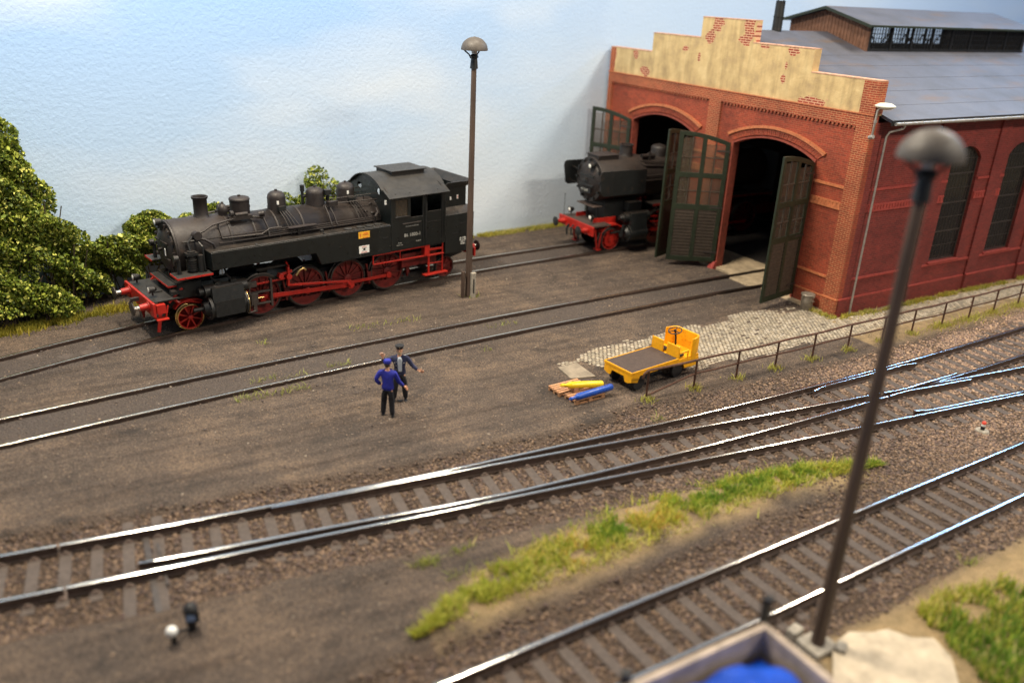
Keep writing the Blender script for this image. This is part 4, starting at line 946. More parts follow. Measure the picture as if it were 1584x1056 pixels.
mb = MB().box(-.6, 1.1, -.3, .3, .28, .498); mb.cyl((-.58, -.4, .23), (-.58, .4, .23), .035).cyl((1.05, -.4, .23), (1.05, .4, .23), .035); mb.build('chassis', M_['deep'], tr)

# point lever lantern in the near left corner
pm = empty('point_lever', (-23.78, -6.15, -.05), .0, 'black point lever with white ended weight beside the turnout blades', 'point lever')
MB().box(-.12, .22, -.35, .30, 0, .08).box(-.35, -.05, -.30, -.12, 0, .07).build('base_plate', M_['darksteel'], pm, bev=.01)
MB().cyl((.08, .05, .05), (.08, .05, .52), .075, n=12).box(-.02, .2, -.05, .17, .30, .52).lathe([(.11, .52), (.13, .56), (.10, .62), (.04, .66)], 12, (.08, .05, 0)).build('lever_stand', M_['deep'], pm, bev=.008)
MB().obox((.07, -.07, .44), (.20, .03, .10), .5, .5).build('lantern_face', mat('lantern_blue', (.08, .12, .20), .4), pm)
MB().tube([(.02, -.02, .2), (-.18, -.10, .26), (-.28, -.16, .32)], .025, 6).cyl((-.26, -.16, 0), (-.26, -.16, .28), .045).build('lever_arm', M_['deep'], pm)
MB().ball((-.28, -.17, .38), .10, sc=(1, 1, .95)).build('counterweight', M_['white'], pm)
rp = empty('marker_stake', (-3.24, -7.85, -.08), 0, 'tiny red and white marker post in the ballast between the lines', 'marker')
MB().cyl((0, 0, 0), (0, 0, .17), .055, n=10).build('stake', M_['deep'], rp); MB().cyl((0, 0, .17), (0, 0, .23), .055, n=10).build('white_band', M_['white'], rp); MB().lathe([(.056, .23), (.056, .28), (.03, .31), (0, .315)], 10).build('red_cap', M_['signred'], rp)
MB().lathe([(.20, .0), (.17, .05), (0, .07)], 10).build('footing', M_['concrete'], rp)

# open wagon with blue tarpaulin in the near right corner
wg = empty('open_wagon', (-17.0, -12.55, 0), 0, 'weathered plank sided open wagon cut off by the near edge of the picture', 'wagon')
PL = mat('grey_planks', (.46, .37, .29), .75, var=.3, scale=3.5, bumps=.3)
mb = MB()
for i in range(5): z = 1.25 + i * .25; mb.box(-7.6, 0, -.09, 0, z, z + .243)
mb.build('side_wall', PL, wg, bev=.008); mb = MB()
for i in range(5): z = 1.25 + i * .25; mb.box(-.09, .0, -2.75, -.092, z, z + .243)
mb.build('end_wall', PL, wg, bev=.008); mb = MB()
for i in range(5): z = 1.25 + i * .25; mb.box(-7.6, 0, -2.85, -2.76, z, z + .243)
mb.build('side_wall', PL, wg, bev=.008); MB().box(-7.7, -7.61, -2.85, 0, 1.25, 2.49).build('end_wall', PL, wg)
MB().box(-7.65, .05, -2.83, -.02, 1.05, 1.245).box(-7.5, -.1, -2.0, -.85, .7, 1.05).build('underframe', M_['darksteel'], wg)
for xx in (0.02, -2.45, -5.0, -7.6): MB().box(xx - .07, xx + .07, .003, .075, 1.0, 2.86 if xx > -1 else 2.62).cyl((xx, .03, 2.84 if xx > -1 else 2.6), (xx, .03, 2.90 if xx > -1 else 2.66), .075, n=10).build('stanchion', M_['deep'], wg)
for xx in (-.95, -1.9): MB().box(.003, .06, xx - .05, xx + .05, 1.0, 2.5).build('stanchion', M_['deep'], wg)
for xx in (-1.6, -6.0):
    for yy in (-.72, -2.14): MB().lathe([(0, -.05), (.46, -.05), (.46, .05), (.49, .06), (.49, .09), (0, .09)], 24, ax='y').xf(Matrix.Translation((xx, yy, .61))).build('wheel', M_['darksteel'], wg)
x_ = np.linspace(-7.4, -.25, 60); y_ = np.linspace(-2.65, -.2, 26); XX, YY = np.meshgrid(x_, y_)
ZZ = 2.06 + .70 * np.sin((YY + 2.75) / 2.65 * pi) ** .7 * np.clip((-.12 - XX) / .9, 0, 1) ** .5 * (.75 + .5 * fbm(XX + 50, YY + 50, .9, 4)) + .34 * (fbm(XX + 50, YY + 50, .34, 9) - .5)
ii = np.arange(XX.size).reshape(XX.shape); Fq = np.stack([ii[:-1, :-1], ii[:-1, 1:], ii[1:, 1:], ii[1:, :-1]], -1).reshape(-1, 4)
tp = raw_mesh('tarpaulin', np.stack([XX - 17.0, YY - 12.55, ZZ], -1).reshape(-1, 3), Fq, [M_['tarp']], smooth=True); md = tp.modifiers.new('s', 'SOLIDIFY'); md.thickness = .03
tag(tp, 'crumpled bright blue tarpaulin covering the load inside the open wagon', 'tarpaulin')
MB().box(-24.4, -17.25, -15.2, -12.75, 1.25, 2.0).build('load', M_['darksteel'], None); tag(bpy.data.objects['load'], 'dark bulk load hidden beneath the blue tarpaulin of the wagon', 'load')

# bushes -------------------------------------------------------------
def bush(lobes, nleaf, label, pal, size=.085, hue=1.0):
    t = empty('leafy_bush', (lobes[0][0], lobes[0][1], 0), 0, label, 'bush', 'leafy bushes along the sky wall'); off = np.array([lobes[0][0], lobes[0][1], 0])
    wts = np.array([l[3] * l[5] for l in lobes]); wts = wts / wts.sum(); pick = rng.choice(len(lobes), nleaf, p=wts); L = np.array(lobes)[pick]
    d = rng.normal(size=(nleaf, 3)); d /= np.linalg.norm(d, axis=1)[:, None]; d[:, 2] = np.where(d[:, 2] < -.3, -d[:, 2], d[:, 2])
    rad = rng.random(nleaf) ** .24; P = L[:, :3] + d * rad[:, None] * L[:, 3:6]
    nz = fbm(P[:, 0] * 1.0 + P[:, 2] * .7, P[:, 1] + P[:, 2] * .9, .8, 17, 3); k = nz + rng.uniform(-.08, .08, nleaf) > .36; P = P[k]; nz = nz[k]
    P = P + (nz[:, None] - .5) * 1.5 * d[k] * .8; k = P[:, 2] > .05; P = P[k]; n = len(P)
    s = size * rng.uniform(.5, 1.1, n) * np.where(rng.random(n) < .12, 1.7, 1); q, _ = np.linalg.qr(rng.normal(size=(n, 3, 3)))
    base = np.array([(-1, 0, 0), (-.35, -.55, .12), (.5, -.48, .10), (1, 0, 0), (.5, .48, .10), (-.35, .55, .12)]); vv = np.einsum('nij,kj->nki', q, base) * s[:, None, None] + (P - off)[:, None, :]
    F = (np.array([[0, 1, 2, 3], [0, 3, 4, 5]])[None] + (np.arange(n) * 6)[:, None, None]).reshape(-1, 4)
    pal = np.array(pal); c = pal[rng.choice(len(pal), n, p=[.30, .36, .22, .12])] * rng.uniform(.7, 1.3, (n, 1))
    raw_mesh('foliage', vv.reshape(-1, 3), F, LEAFM, np.repeat(c, 2, axis=0), t)
    mb = MB()
    for l in lobes:
        for _ in range(7):
            a_ = rng.uniform(0, 2 * pi); e = (l[0] - off[0] + l[3] * .7 * cos(a_), l[1] - off[1] + l[4] * .7 * sin(a_), l[2] + l[5] * rng.uniform(.0, .8)); b_ = (l[0] - off[0] + rng.normal(0, .1), l[1] - off[1] + rng.normal(0, .1), -.05)
            mb.tube([b_, ((b_[0] + e[0]) / 2 + rng.normal(0, .08), (b_[1] + e[1]) / 2, (b_[2] + e[2]) * .55), e], .018, 5)
    mb.build('stem', M_['bark'], t); return t
LP = [(.055, .085, .011), (.14, .19, .022), (.30, .34, .045), (.58, .57, .13)]
bush([(-27.3, 11.0, 3.6, 1.7, .95, 3.6), (-26.0, 11.0, 3.4, 1.15, .85, 3.5), (-25.3, 11.1, 3.0, .95, .75, 3.2), (-24.5, 11.2, 2.1, .85, .65, 2.35), (-23.8, 11.35, 1.2, .75, .6, 1.5), (-28.8, 10.2, 3.6, 1.8, 1.1, 3.4), (-26.0, 10.25, .9, .9, .55, 1.3), (-24.9, 10.35, .6, .6, .4, .8), (-27.3, 9.8, 1.0, .9, .5, 1.6), (-26.2, 10.6, 1.6, 1.0, .6, 1.6), (-25.4, 10.7, .8, .9, .5, 1.1), (-24.6, 10.8, .4, .7, .45, .7)], 150000, 'big dark green leafy bush at the left edge of the picture', LP, .060)
bush([(-22.6, 12.0, 1.0, 1.1, .6, 1.5), (-21.4, 12.35, 1.35, 1.0, .5, 1.6), (-20.2, 12.55, 1.3, .9, .5, 1.5), (-19.1, 12.75, 1.4, .7, .45, 1.55), (-23.5, 11.8, .6, .8, .6, 1.1)], 55000, 'yellow green bush behind the smokebox of the black tank locomotive', LP, .058)
bush([(-15.0, 13.1, 1.8, .75, .4, 1.95), (-14.2, 13.2, 1.6, .5, .35, 1.6), (-16.0, 13.05, 1.5, .6, .4, 1.55)], 11000, 'small sparse bush showing above the boiler between the locomotive domes', LP, .058)

# ------------------------------------------------------------------ locomotives (local x forward, +y the side towards the camera, z from the rail top)
def wheel(parent, x, y, r, spokes, name='driving_wheel', red='red', tyre='darksteel', weight=False):
    s_ = 1 if y > 0 else -1; mb = MB()
    mb.lathe([(r * .86, -.04), (r * .93, -.045), (r * .93, .045), (r * .86, .04), (r * .86, -.04)], 32, ax='y'); mb.lathe([(0, -.06), (r * .20, -.06), (r * .20, .07), (r * .10, .09), (0, .09)] if s_ > 0 else [(0, .06), (r * .20, .06), (r * .20, -.07), (r * .10, -.09), (0, -.09)], 16, ax='y')
    for i in range(spokes):
        a_ = 2 * pi * (i + .5) / spokes; mb.bar((r * .15 * cos(a_), 0, r * .15 * sin(a_)), (r * .9 * cos(a_), 0, r * .9 * sin(a_)), .05 if spokes < 10 else .045, .04)
    if weight:
        n_ = 8; arc = [(r * .86 * cos(a_), r * .86 * sin(a_)) for a_ in np.linspace(-pi * .80, -pi * .2, n_)]; mb.prism(arc, -.03, .03, 'xz')
    mb.xf(Matrix.Translation((x, y, r))); o = mb.build(name, M_[red], parent)
    t = MB().lathe([(r * .93, -s_ * .045), (r * 1.06, -s_ * .07), (r * 1.06, -s_ * .05), (r, -s_ * .035), (r, s_ * .065), (r * .93, s_ * .07), (r * .93, -s_ * .045)], 36, ax='y').xf(Matrix.Translation((x, y, r))); t.build('tyre', M_[tyre], o)
    return o
def buffer(parent, x, y, z, d, headm='darksteel', stem='steel'):
    b = MB().cyl((x, y, z), (x + d * .26, y, z), .125, .10, 16).cyl((x - d * .02, y, z), (x + d * .03, y, z), .165, n=16).build('buffer', M_['red'], parent)
    MB().cyl((x + d * .26, y, z), (x + d * .44, y, z), .07, n=14).build('buffer_stem', M_[stem], b)
    MB().lathe([(0, .0), (.19, .0), (.205, .02), (.205, .035), (.12, .06), (0, .065)] if d > 0 else [(0, .065), (.12, .065), (.205, .035), (.205, .02), (.19, .0), (0, 0)], 20, (x + d * .44, y, z), 'x').build('buffer_head', M_[headm], b)
    return b
def headlamp(parent, x, y, z, r=.10):
    o = MB().cyl((x - .16, y, z), (x, y, z), r * .9, r, 16).cyl((x - .10, y, z - .2), (x - .10, y, z), .03, n=8).cyl((x - .22, y, z), (x - .16, y, z), r * .5, r * .8, 12).lathe([(r, 0), (r * 1.12, .0), (r * 1.12, .035), (r, .035)], 16, (x - .02, y, z), 'x').build('headlamp', M_['black'], parent)
    MB().lathe([(r * .9, .0), (r * .7, .025), (0, .035)], 16, (x, y, z), 'x').build('lens', M_['lens'], o)
def dome(parent, name, x, z0, z1, r, prof='round', m='boiler'):
    h = z1 - z0
    if prof == 'round': p = [(r * 1.12, -.25), (r * 1.04, h * .12), (r, h * .25), (r, h * .66), (r * .93, h * .80), (r * .70, h * .92), (r * .35, h * .985), (0, h)]
    elif prof == 'flat': p = [(r * 1.08, -.25), (r, h * .15), (r, h * .80), (r * 1.06, h * .82), (r * 1.06, h * .87), (r * .95, h * .94), (r * .5, h * .99), (0, h)]
    mb = MB().lathe(p, 24, (x, 0, z0)); mb.cyl((x, 0, z1 - .02), (x, 0, z1 + .04), .05, n=8)
    return mb.build(name, M_[m], parent)

def tank_loco(label):
    L = empty('tank_locomotive', (0, 0, 0), 0, label, 'locomotive')
    P = lambda mb, name, m, par=L, bev=0: mb.build(name, [M_[m]] if isinstance(m, str) else [M_[k] for k in m], par, bev)
    mb = MB()
    for yy in (-.52, .48): mb.prism([(-1.2, 1.15), (10.4, 1.15), (10.6, 1.0), (10.4, .75), (9.2, .55), (8.8, .8), (.6, .8), (.3, .6), (-.5, .6), (-1.2, .75)], yy, yy + .04, 'xz')
    mb.box(-1.15, 10.4, -.47, .47, .9, 1.1); P(mb, 'frame', 'deep')
    for x, r, n_ in ((9.72, .425, 8), (-.15, .425, 8)):
        for yy in (-.75, .75): wheel(L, x, yy, r, n_, 'carrying_wheel', 'red' if x > 0 else 'darkred', 'brass' if x > 0 else 'darksteel')
    for x in (7.32, 5.70, 4.08, 2.45):
        for yy in (-.75, .75): wheel(L, x, yy, .70, 14, 'driving_wheel', 'darkred', weight=True)
    mb = MB()
    for x, r in ((9.72, .425), (-.15, .425), (7.32, .7), (5.7, .7), (4.08, .7), (2.45, .7)): mb.cyl((x, -.7, r), (x, .7, r), .08)
    P(mb, 'axle', 'darksteel')
    for sd in (1, -1):
        y = .90 * sd
        mb = MB()
        mb.bar((7.32, y, .58), (2.45, y, .56), .11, .05)
        for x in (7.32, 5.7, 4.08, 2.45): mb.cyl((x, y - .05, .57), (x, y + .05, .57), .11)
        P(mb, 'coupling_rod', 'red', bev=.006)
        mb = MB(); mb.bar((7.75, y + .12 * sd, .74), (4.15, y + .12 * sd, .52), .14, .05); mb.cyl((4.1, y + .05 * sd, .52), (4.1, y + .18 * sd, .52), .13); mb.cyl((7.75, y + .05 * sd, .74), (7.75, y + .18 * sd, .74), .10); P(mb, 'main_rod', 'red', bev=.006)
        c_ = MB(); yc = 1.12 * sd
        c_.cyl((8.12, yc, .74), (9.2, yc, .74), .36, n=26); c_.cyl((8.05, yc, .74), (8.12, yc, .74), .40, n=26).cyl((9.2, yc, .74), (9.28, yc, .74), .40, n=26).cyl((9.28, yc, .74), (9.42, yc, .74), .26, .18, 18)
        c_.hexa([(8.16, yc - .36, .74), (9.18, yc - .36, .74), (9.18, yc + .36, .74), (8.16, yc + .36, .74), (8.16, yc - .26, 1.42), (9.18, yc - .26, 1.42), (9.18, yc + .26, 1.42), (8.16, yc + .26, 1.42)])
        c_.cyl((7.98, yc, 1.30), (9.36, yc, 1.30), .20, n=20).cyl((9.36, yc, 1.30), (9.52, yc, 1.30), .13, n=14).cyl((9.42, yc + .0, .74), (9.72, yc, .74), .07)
        for xx in (8.4, 8.9): c_.box(xx - .09, xx + .09, yc - .1, yc + .1, 1.47, 1.56); c_.tube([(xx, yc, 1.5), (xx + .12, yc - .1 * sd, 1.66), (xx + .1, yc - .3 * sd, 1.8)], .03, 6)
        for k in range(7): a_ = k / 7 * 2 * pi; c_.cyl((9.27, yc + .33 * cos(a_), .74 + .33 * sin(a_)), (9.31, yc + .33 * cos(a_), .74 + .33 * sin(a_)), .025, n=6)
        c_.box(8.2, 9.15, yc + .362 * sd, yc + .372 * sd, .50, 1.0)
        P(c_, 'cylinder', 'black')
        P(MB().lathe([(.385, 8.035), (.41, 8.04), (.41, 8.052), (.385, 8.055)], 26, (0, yc, .74), 'x').cyl((7.4, yc, .74), (8.1, yc, .74), .035), 'piston_rod', 'brass')
        mb = MB(); mb.box(7.15, 8.06, yc - .06, yc + .06, .92, .97); mb.box(7.15, 8.06, yc - .06, yc + .06, .52, .57); mb.box(7.10, 7.17, yc - .07, yc + .07, .40, 1.34); mb.box(7.62, 7.86, yc - .09, yc + .09, .56, .93)
        mb.box(7.68, 7.80, yc + .04 * sd, yc + .10 * sd, .30, .75); mb.tube([(7.74, yc + .1 * sd, .36), (8.0, yc + .12 * sd, .33), (8.1, yc + .12 * sd, .55)], .028, 6); mb.bar((7.96, yc + .12 * sd, .35), (7.90, yc + .12 * sd, 1.32), .06, .035); mb.box(7.66, 8.0, yc + .02 * sd, yc + .13 * sd, 1.18, 1.36)
        P(mb, 'crosshead', 'darksteel', bev=.006)
        mb = MB(); mb.bar((7.95, y + .22 * sd, 1.22), (6.6, y + .22 * sd, 1.24), .06, .04); mb.bar((6.52, y + .24 * sd, .98), (6.50, y + .24 * sd, 1.62), .13, .07); mb.bar((6.48, y + .26 * sd, 1.0), (4.3, y + .26 * sd, .74), .075, .04); mb.bar((4.30, y + .28 * sd, .74), (4.12, y + .28 * sd, .5), .09, .05)
        mb.bar((6.35, y + .22 * sd, 1.46), (6.75, y + .22 * sd, 1.40), .09, .06); mb.cyl((6.5, y + .1 * sd, 1.3), (6.5, y + .34 * sd, 1.3), .10); mb.cyl((6.78, y + .15 * sd, 1.36), (6.78, y + .33 * sd, 1.36), .09); mb.bar((6.45, y + .2 * sd, 1.62), (6.45, y + .0 * sd, 1.75), .05, .05)
        P(mb, 'valve_gear', 'red', bev=.006)
        P(MB().tube([(6.25, y + .30 * sd, 1.30), (6.12, y + .30 * sd, 1.46), (5.98, y + .30 * sd, 1.52), (5.88, y + .3 * sd, 1.44)], .045, 8), 'return_crank', 'brass')
        mb = MB(); mb.cyl((7.35, .62 * sd, 1.55), (7.05, .62 * sd, 1.55), .16, n=14); mb.box(7.5, 6.4, .5 * sd, .95 * sd, 1.60, 1.66); P(mb, 'reservoir', 'black')
        # brake and suspension clutter in front of the frame
        mb = MB()
        for x in (6.5, 4.9, 3.27, 1.62): mb.bar((x + .05, .80 * sd, 1.1), (x - .05, .80 * sd, .35), .09, .05); mb.box(x - .13, x + .0, .70 * sd, .84 * sd, .45, .8)
        mb.box(1.6, 6.6, .55 * sd, .60 * sd, .28, .34); mb.box(.35, 1.9, .55 * sd, .95 * sd, .75, 1.25); P(mb, 'brake_gear', 'darkred')
        # side tank, deeper towards the cab
        ty = 1.45 * sd; ti = .86 * sd
        prof = [(9.12, 2.02), (9.12, 2.58), (2.66, 2.58), (2.66, 1.60), (5.42, 1.60), (5.60, 2.02)]
        t_ = MB().prism(prof, ty, ti, 'xz'); tk = P(t_, 'side_tank', ['tankside'], bev=.018)
        mb = MB()
        mb.tube([(9.1, ty * .985, 2.60), (2.7, ty * .985, 2.60)], .018, 5)
        for xx in (3.0, 3.35, 3.72, 4.2): mb.lathe([(.15, 2.58), (.15, 2.615), (.10, 2.63), (0, 2.635)], 14, (xx, 1.15 * sd, 0))
        for xx in (2.95, 3.3, 3.66, 4.05, 5.2, 7.6): mb.box(xx - .03, xx + .03, (ty - .18 * sd), (ty - .02 * sd), 2.585, 2.63)
        mb.box(5.1, 5.2, 1.0 * sd, 1.1 * sd, 2.58, 2.68); P(mb, 'tank_fitting', 'roofblack', tk)
        mb = MB()
        for xx, zz_ in ((2.92, 2.16), (3.12, 1.72)): mb.box(xx - .10, xx + .10, ty - .002 * sd, ty + .012 * sd, zz_ - .022, zz_ + .022)
        P(mb, 'tank_step', 'deep', tk)
        # red rimmed running plates
        for nm, (x0, x1, z) in {'running_plate': (9.12, 10.2, 1.92)}.items():
            o = MB().box(x0, x1, .80 * sd, 1.44 * sd, z, z + .035); ob = P(o, nm, 'roofblack'); P(MB().box(x0 - .01, x1 + .01, 1.441 * sd, 1.455 * sd, z - .02, z + .036).box(x1 + .001, x1 + .014, .8 * sd, 1.44 * sd, z - .02, z + .036), 'red_edge', 'red', ob)
        mb = MB(); mb.cyl((9.58, 1.02 * sd, 2.0), (9.58, 1.02 * sd, 2.42), .15, n=16)
        for k in range(5): mb.cyl((9.58, 1.02 * sd, 2.04 + k * .075), (9.58, 1.02 * sd, 2.07 + k * .075), .175, n=16)
        mb.cyl((9.58, 1.02 * sd, 2.44), (9.58, 1.02 * sd, 2.62), .12, n=14).box(9.40, 9.76, .9 * sd, 1.16 * sd, 2.5, 2.58).cyl((9.35, 1.15 * sd, 1.95), (9.35, 1.15 * sd, 2.5), .09, n=12).cyl((10.0, 1.05 * sd, 1.96), (10.0, 1.05 * sd, 2.40), .06, n=10).cyl((10.0, 1.05 * sd, 2.46), (10.14, 1.05 * sd, 2.46), .10, .11, 12)
        mb.tube([(9.58, 1.0 * sd, 2.6), (9.6, .9 * sd, 2.85), (9.45, .86 * sd, 3.0), (9.2, .82 * sd, 2.95)], .04, 7)
        mb.tube([(9.25, 1.2 * sd, 2.0), (9.25, 1.15 * sd, 2.75), (9.32, .92 * sd, 2.9), (9.75, .86 * sd, 2.88)], .03, 6); P(mb, 'air_pump', 'black')
        # cab side
        cy = 1.45 * sd
        cs = MB().prism([(.30, 1.62), (2.66, 1.62), (2.66, 3.58), (.30, 3.58)], cy, cy - .045 * sd, 'xz', holes=[[(1.95, 2.84), (2.46, 2.84), (2.46, 3.44), (1.95, 3.44)], [(1.33, 2.76), (1.83, 2.76), (1.83, 3.47), (1.33, 3.47)], [(.50, 2.88), (1.10, 2.88), (1.10, 3.52), (.50, 3.52)]])
        cab_ = P(cs, 'cab_side', 'tankside', bev=.008)
        P(MB().box(1.96, 2.45, cy - .03 * sd, cy - .02 * sd, 2.85, 3.43), 'window_pane', 'pane', cab_)
        mb = MB(); 
        for xx in (1.16, 1.30, .46): mb.box(xx - .012, xx + .012, cy + .001 * sd, cy + .02 * sd, 1.66, 3.5)
        for xx in (1.21, .34): mb.cyl((xx, cy + .05 * sd, 1.9), (xx, cy + .05 * sd, 3.2), .014, n=6)
        mb.box(1.85, 2.52, cy + .001 * sd, cy + .02 * sd, 3.46, 3.49); mb.box(1.86, 2.5, cy + .001 * sd, cy + .03 * sd, 2.80, 2.83); mb.box(.5, 1.15, cy + .001 * sd, cy + .014 * sd, 2.48, 2.5); P(mb, 'handrail', 'black', cab_)
        P(MB().tube([(2.2, cy + .035 * sd, 2.57), (1.42, cy + .035 * sd, 2.57)], .016, 6), 'grab_iron', 'darksteel', cab_)
        mb = MB(); Mt = lambda x, z: Matrix.Translation((x, cy + .004 * sd, z)) @ Matrix.Rotation(pi if sd > 0 else 0, 4, 'Z') @ Matrix.Rotation(pi / 2, 4, 'X')
        text_into(mb, '86 1800-1', .175, Mt(1.76, 2.12)); text_into(mb, 'Deutsche Reichsbahn', .065, Mt(1.77, 2.45)); text_into(mb, 'Bw Aue', .05, Mt(2.30, 1.88)); text_into(mb, 'Rbd Dresden', .05, Mt(2.30, 1.80)); text_into(mb, 'Gt 46.15', .06, Mt(1.50, 1.86)); mb2 = P(mb, 'lettering', 'lettering', cab_)
        mb = MB(); text_into(mb, 'Br. P 28t\nBr. G 30t\n12.4.71\nKarbid', .075, Mt(-.52, 1.56)); P(mb, 'lettering', 'white', cab_)
        # warning signs on the tank
        s1 = P(MB().box(3.54, 3.98, ty + .001 * sd, ty + .012 * sd, 2.28, 2.51), 'yellow_sign', 'signyellow', tk)
        Ms = lambda x, z: Matrix.Translation((x, ty + .014 * sd, z)) @ Matrix.Rotation(pi if sd > 0 else 0, 4, 'Z') @ Matrix.Rotation(pi / 2, 4, 'X')
        mb = MB(); text_into(mb, 'Vorsicht\nFahrleitung', .052, Ms(3.70, 2.43)); text_into(mb, 'Hochspannung', .035, Ms(3.71, 2.31)); mb.prism([(3.92, 2.47), (3.88, 2.40), (3.91, 2.40), (3.89, 2.31), (3.94, 2.41), (3.91, 2.41), (3.94, 2.47)], ty + .013 * sd, ty + .016 * sd, 'xz'); P(mb, 'lettering', 'signred', s1)
        s2 = P(MB().box(3.57, 3.97, ty + .001 * sd, ty + .012 * sd, 1.75, 2.01), 'white_sign', 'white', tk)
        mb = MB(); mb.cyl((3.77, ty + .012 * sd, 1.89), (3.77, ty + .016 * sd, 1.89), .045, n=12).bar((3.69, ty + .014 * sd, 1.94), (3.85, ty + .014 * sd, 1.82), .014, .004).bar((3.69, ty + .014 * sd, 1.82), (3.85, ty + .014 * sd, 1.94), .014, .004); P(mb, 'emblem', 'deep', s2)
        mb = MB(); text_into(mb, 'ACHTUNG', .036, Ms(3.77, 1.975)); text_into(mb, 'Kein Trinkwasser', .034, Ms(3.77, 1.78)); P(mb, 'lettering', 'signred', s2)
        # red frame rails, steps below the cab
        yf = 1.38 * sd; mb = MB(); w_ = .045
        mb.bar((3.38, yf, 1.56), (1.02, yf, 1.58), w_, w_); mb.bar((3.38, yf, 1.24), (.34, yf, 1.20), w_, w_); mb.bar((3.38, yf, 1.24), (3.38, yf, 1.58), w_, w_); mb.bar((2.25, yf, 1.24), (2.25, yf, 1.56), .03, .03); mb.bar((1.0, yf, 1.66), (1.0, yf, .50), w_, w_ * 1.6); mb.bar((.38, yf, 1.66), (.38, yf, .50), w_, w_)
        mb.box(1.2, 1.0, 1.2 * sd, 1.42 * sd, 1.22, 1.62); mb.bar((1.0, yf, .88), (.38, yf, .86), .03, .05); mb.box(1.24, .20, 1.30 * sd, 1.52 * sd, .46, .50); mb.box(1.1, .34, 1.3 * sd, 1.44 * sd, 1.18, 1.22); mb.bar((1.0, yf, 1.42), (.38, yf, 1.40), .08, .04)
        P(mb, 'step_frame', 'red', bev=.004)
        # lower bunker box and its sloping shoulder
        P(MB().prism([(1.45 * sd, 1.15), (1.45 * sd, 2.62), (1.16 * sd, 2.82), (.9 * sd, 2.82), (.9 * sd, 1.15)], -1.02, .299, 'yz'), 'bunker_side', 'tankside', bev=.01)
        mb = MB(); mb.box(-.62, -.36, 1.451 * sd, 1.462 * sd, 2.22, 2.26); mb.box(-.30, -.04, 1.451 * sd, 1.462 * sd, 1.86, 1.90); P(mb, 'bunker_step', 'deep')
        buffer(L, 10.98, .875 * sd, 1.06, 1); buffer(L, -1.24, .875 * sd, 1.06, -1)
        headlamp(L, 10.86, .72 * sd, 1.52, .105)
        # front guard irons and steps
        mb = MB(); mb.bar((10.55, .72 * sd, 1.0), (10.72, .74 * sd, .12), .05, .10); mb.box(10.6, 10.86, 1.08 * sd, 1.30 * sd, .90, 1.18); mb.box(10.56, 10.92, 1.12 * sd, 1.40 * sd, .72, .75); mb.bar((10.6, 1.2 * sd, .74), (10.5, 1.2 * sd, 1.1), .04, .04); mb.bar((10.4, 1.0 * sd, 1.1), (9.95, 1.0 * sd, 1.5), .06, .05)
        mb.tube([(10.2, .8 * sd, 1.14), (10.05, .8 * sd, .97), (9.72, .8 * sd, .93 + .05), (9.35, .8 * sd, .86)], .05, 6)
        P(mb, 'guard_iron', 'red')
        P(MB().prism([(10.22, .82), (10.12, .93), (9.95, 1.02), (9.72, 1.06), (9.5, 1.04), (9.32, .95), (9.32, .92), (9.5, 1.0), (9.72, 1.02), (9.95, .98), (10.1, .90), (10.2, .80)], .68 * sd, .90 * sd, 'xz'), 'splasher', 'red')
    # buffer beams and front deck
    bb = P(MB().box(10.90, 10.98, -1.32, 1.32, .82, 1.26), 'buffer_beam', 'red', bev=.008)
    mb = MB(); mb.box(10.98, 11.22, -.06, .06, 1.0, 1.1); mb.tube([(11.2, 0, 1.05), (11.28, 0, .95), (11.26, 0, .72), (11.14, 0, .66), (11.12, 0, .8)], .025, 6); mb.tube([(10.99, .35, 1.0), (11.1, .38, .85), (11.06, .40, .55), (11.0, .4, .5)], .035, 6).tube([(10.99, -.35, 1.0), (11.1, -.38, .85), (11.06, -.40, .55), (11.0, -.4, .5)], .035, 6); P(mb, 'coupling_hook', 'darksteel', bb)
    P(MB().box(-1.26, -1.18, -1.32, 1.32, .80, 1.14), 'buffer_beam', 'red', bev=.008)
    P(MB().box(10.02, 10.895, -1.15, 1.15, 1.22, 1.262).box(10.35, 10.6, -.35, .35, 1.262, 1.30), 'front_deck', 'roofblack', bev=.006)
    o = P(MB().box(10.05, 10.30, -.80, .80, 1.51, 1.55), 'front_step', 'roofblack'); P(MB().box(10.301, 10.315, -.80, .80, 1.50, 1.55).box(10.05, 10.30, .801, .815, 1.50, 1.55), 'red_edge', 'red', o)
    P(MB().box(10.1, 10.16, -.6, -.5, 1.26, 1.5).box(10.1, 10.16, .5, .6, 1.26, 1.5).box(9.3, 10.05, -.85, .85, 1.1, 1.6).box(10.3, 9.9, .85, 1.1, 1.35, 1.45), 'saddle', 'black')
    # boiler
    bz = 2.52; b_ = MB(); b_.lathe([(.80, 2.6), (.80, 6.5), (.80, 8.1)], 40, (0, 0, bz), 'x')
    for xx in (3.5, 4.6, 5.6, 6.5, 7.3): b_.lathe([(.80, xx), (.812, xx + .005), (.812, xx + .06), (.80, xx + .065)], 40, (0, 0, bz), 'x')
    for xx, an, in ((2.95, .5), (3.2, .62), (3.3, .25), (2.9, .95), (7.7, .35), (3.4, .85)): b_.ball((xx, .80 * cos(an), bz + .80 * sin(an)), .085, sc=(1, .55, .55))
    boi = P(b_, 'boiler', 'boiler')
    b_ = MB().lathe([(.0, 10.12), (.35, 10.10), (.62, 10.03), (.70, 9.98), (.70, 9.95), (.855, 9.95), (.87, 9.90), (.87, 8.1), (.86, 8.08), (.5, 8.08)], 40, (0, 0, bz), 'x')
    for xx in (8.14, 9.84): b_.lathe([(.87, xx), (.885, xx + .005), (.885, xx + .05), (.87, xx + .055)], 40, (0, 0, bz), 'x')
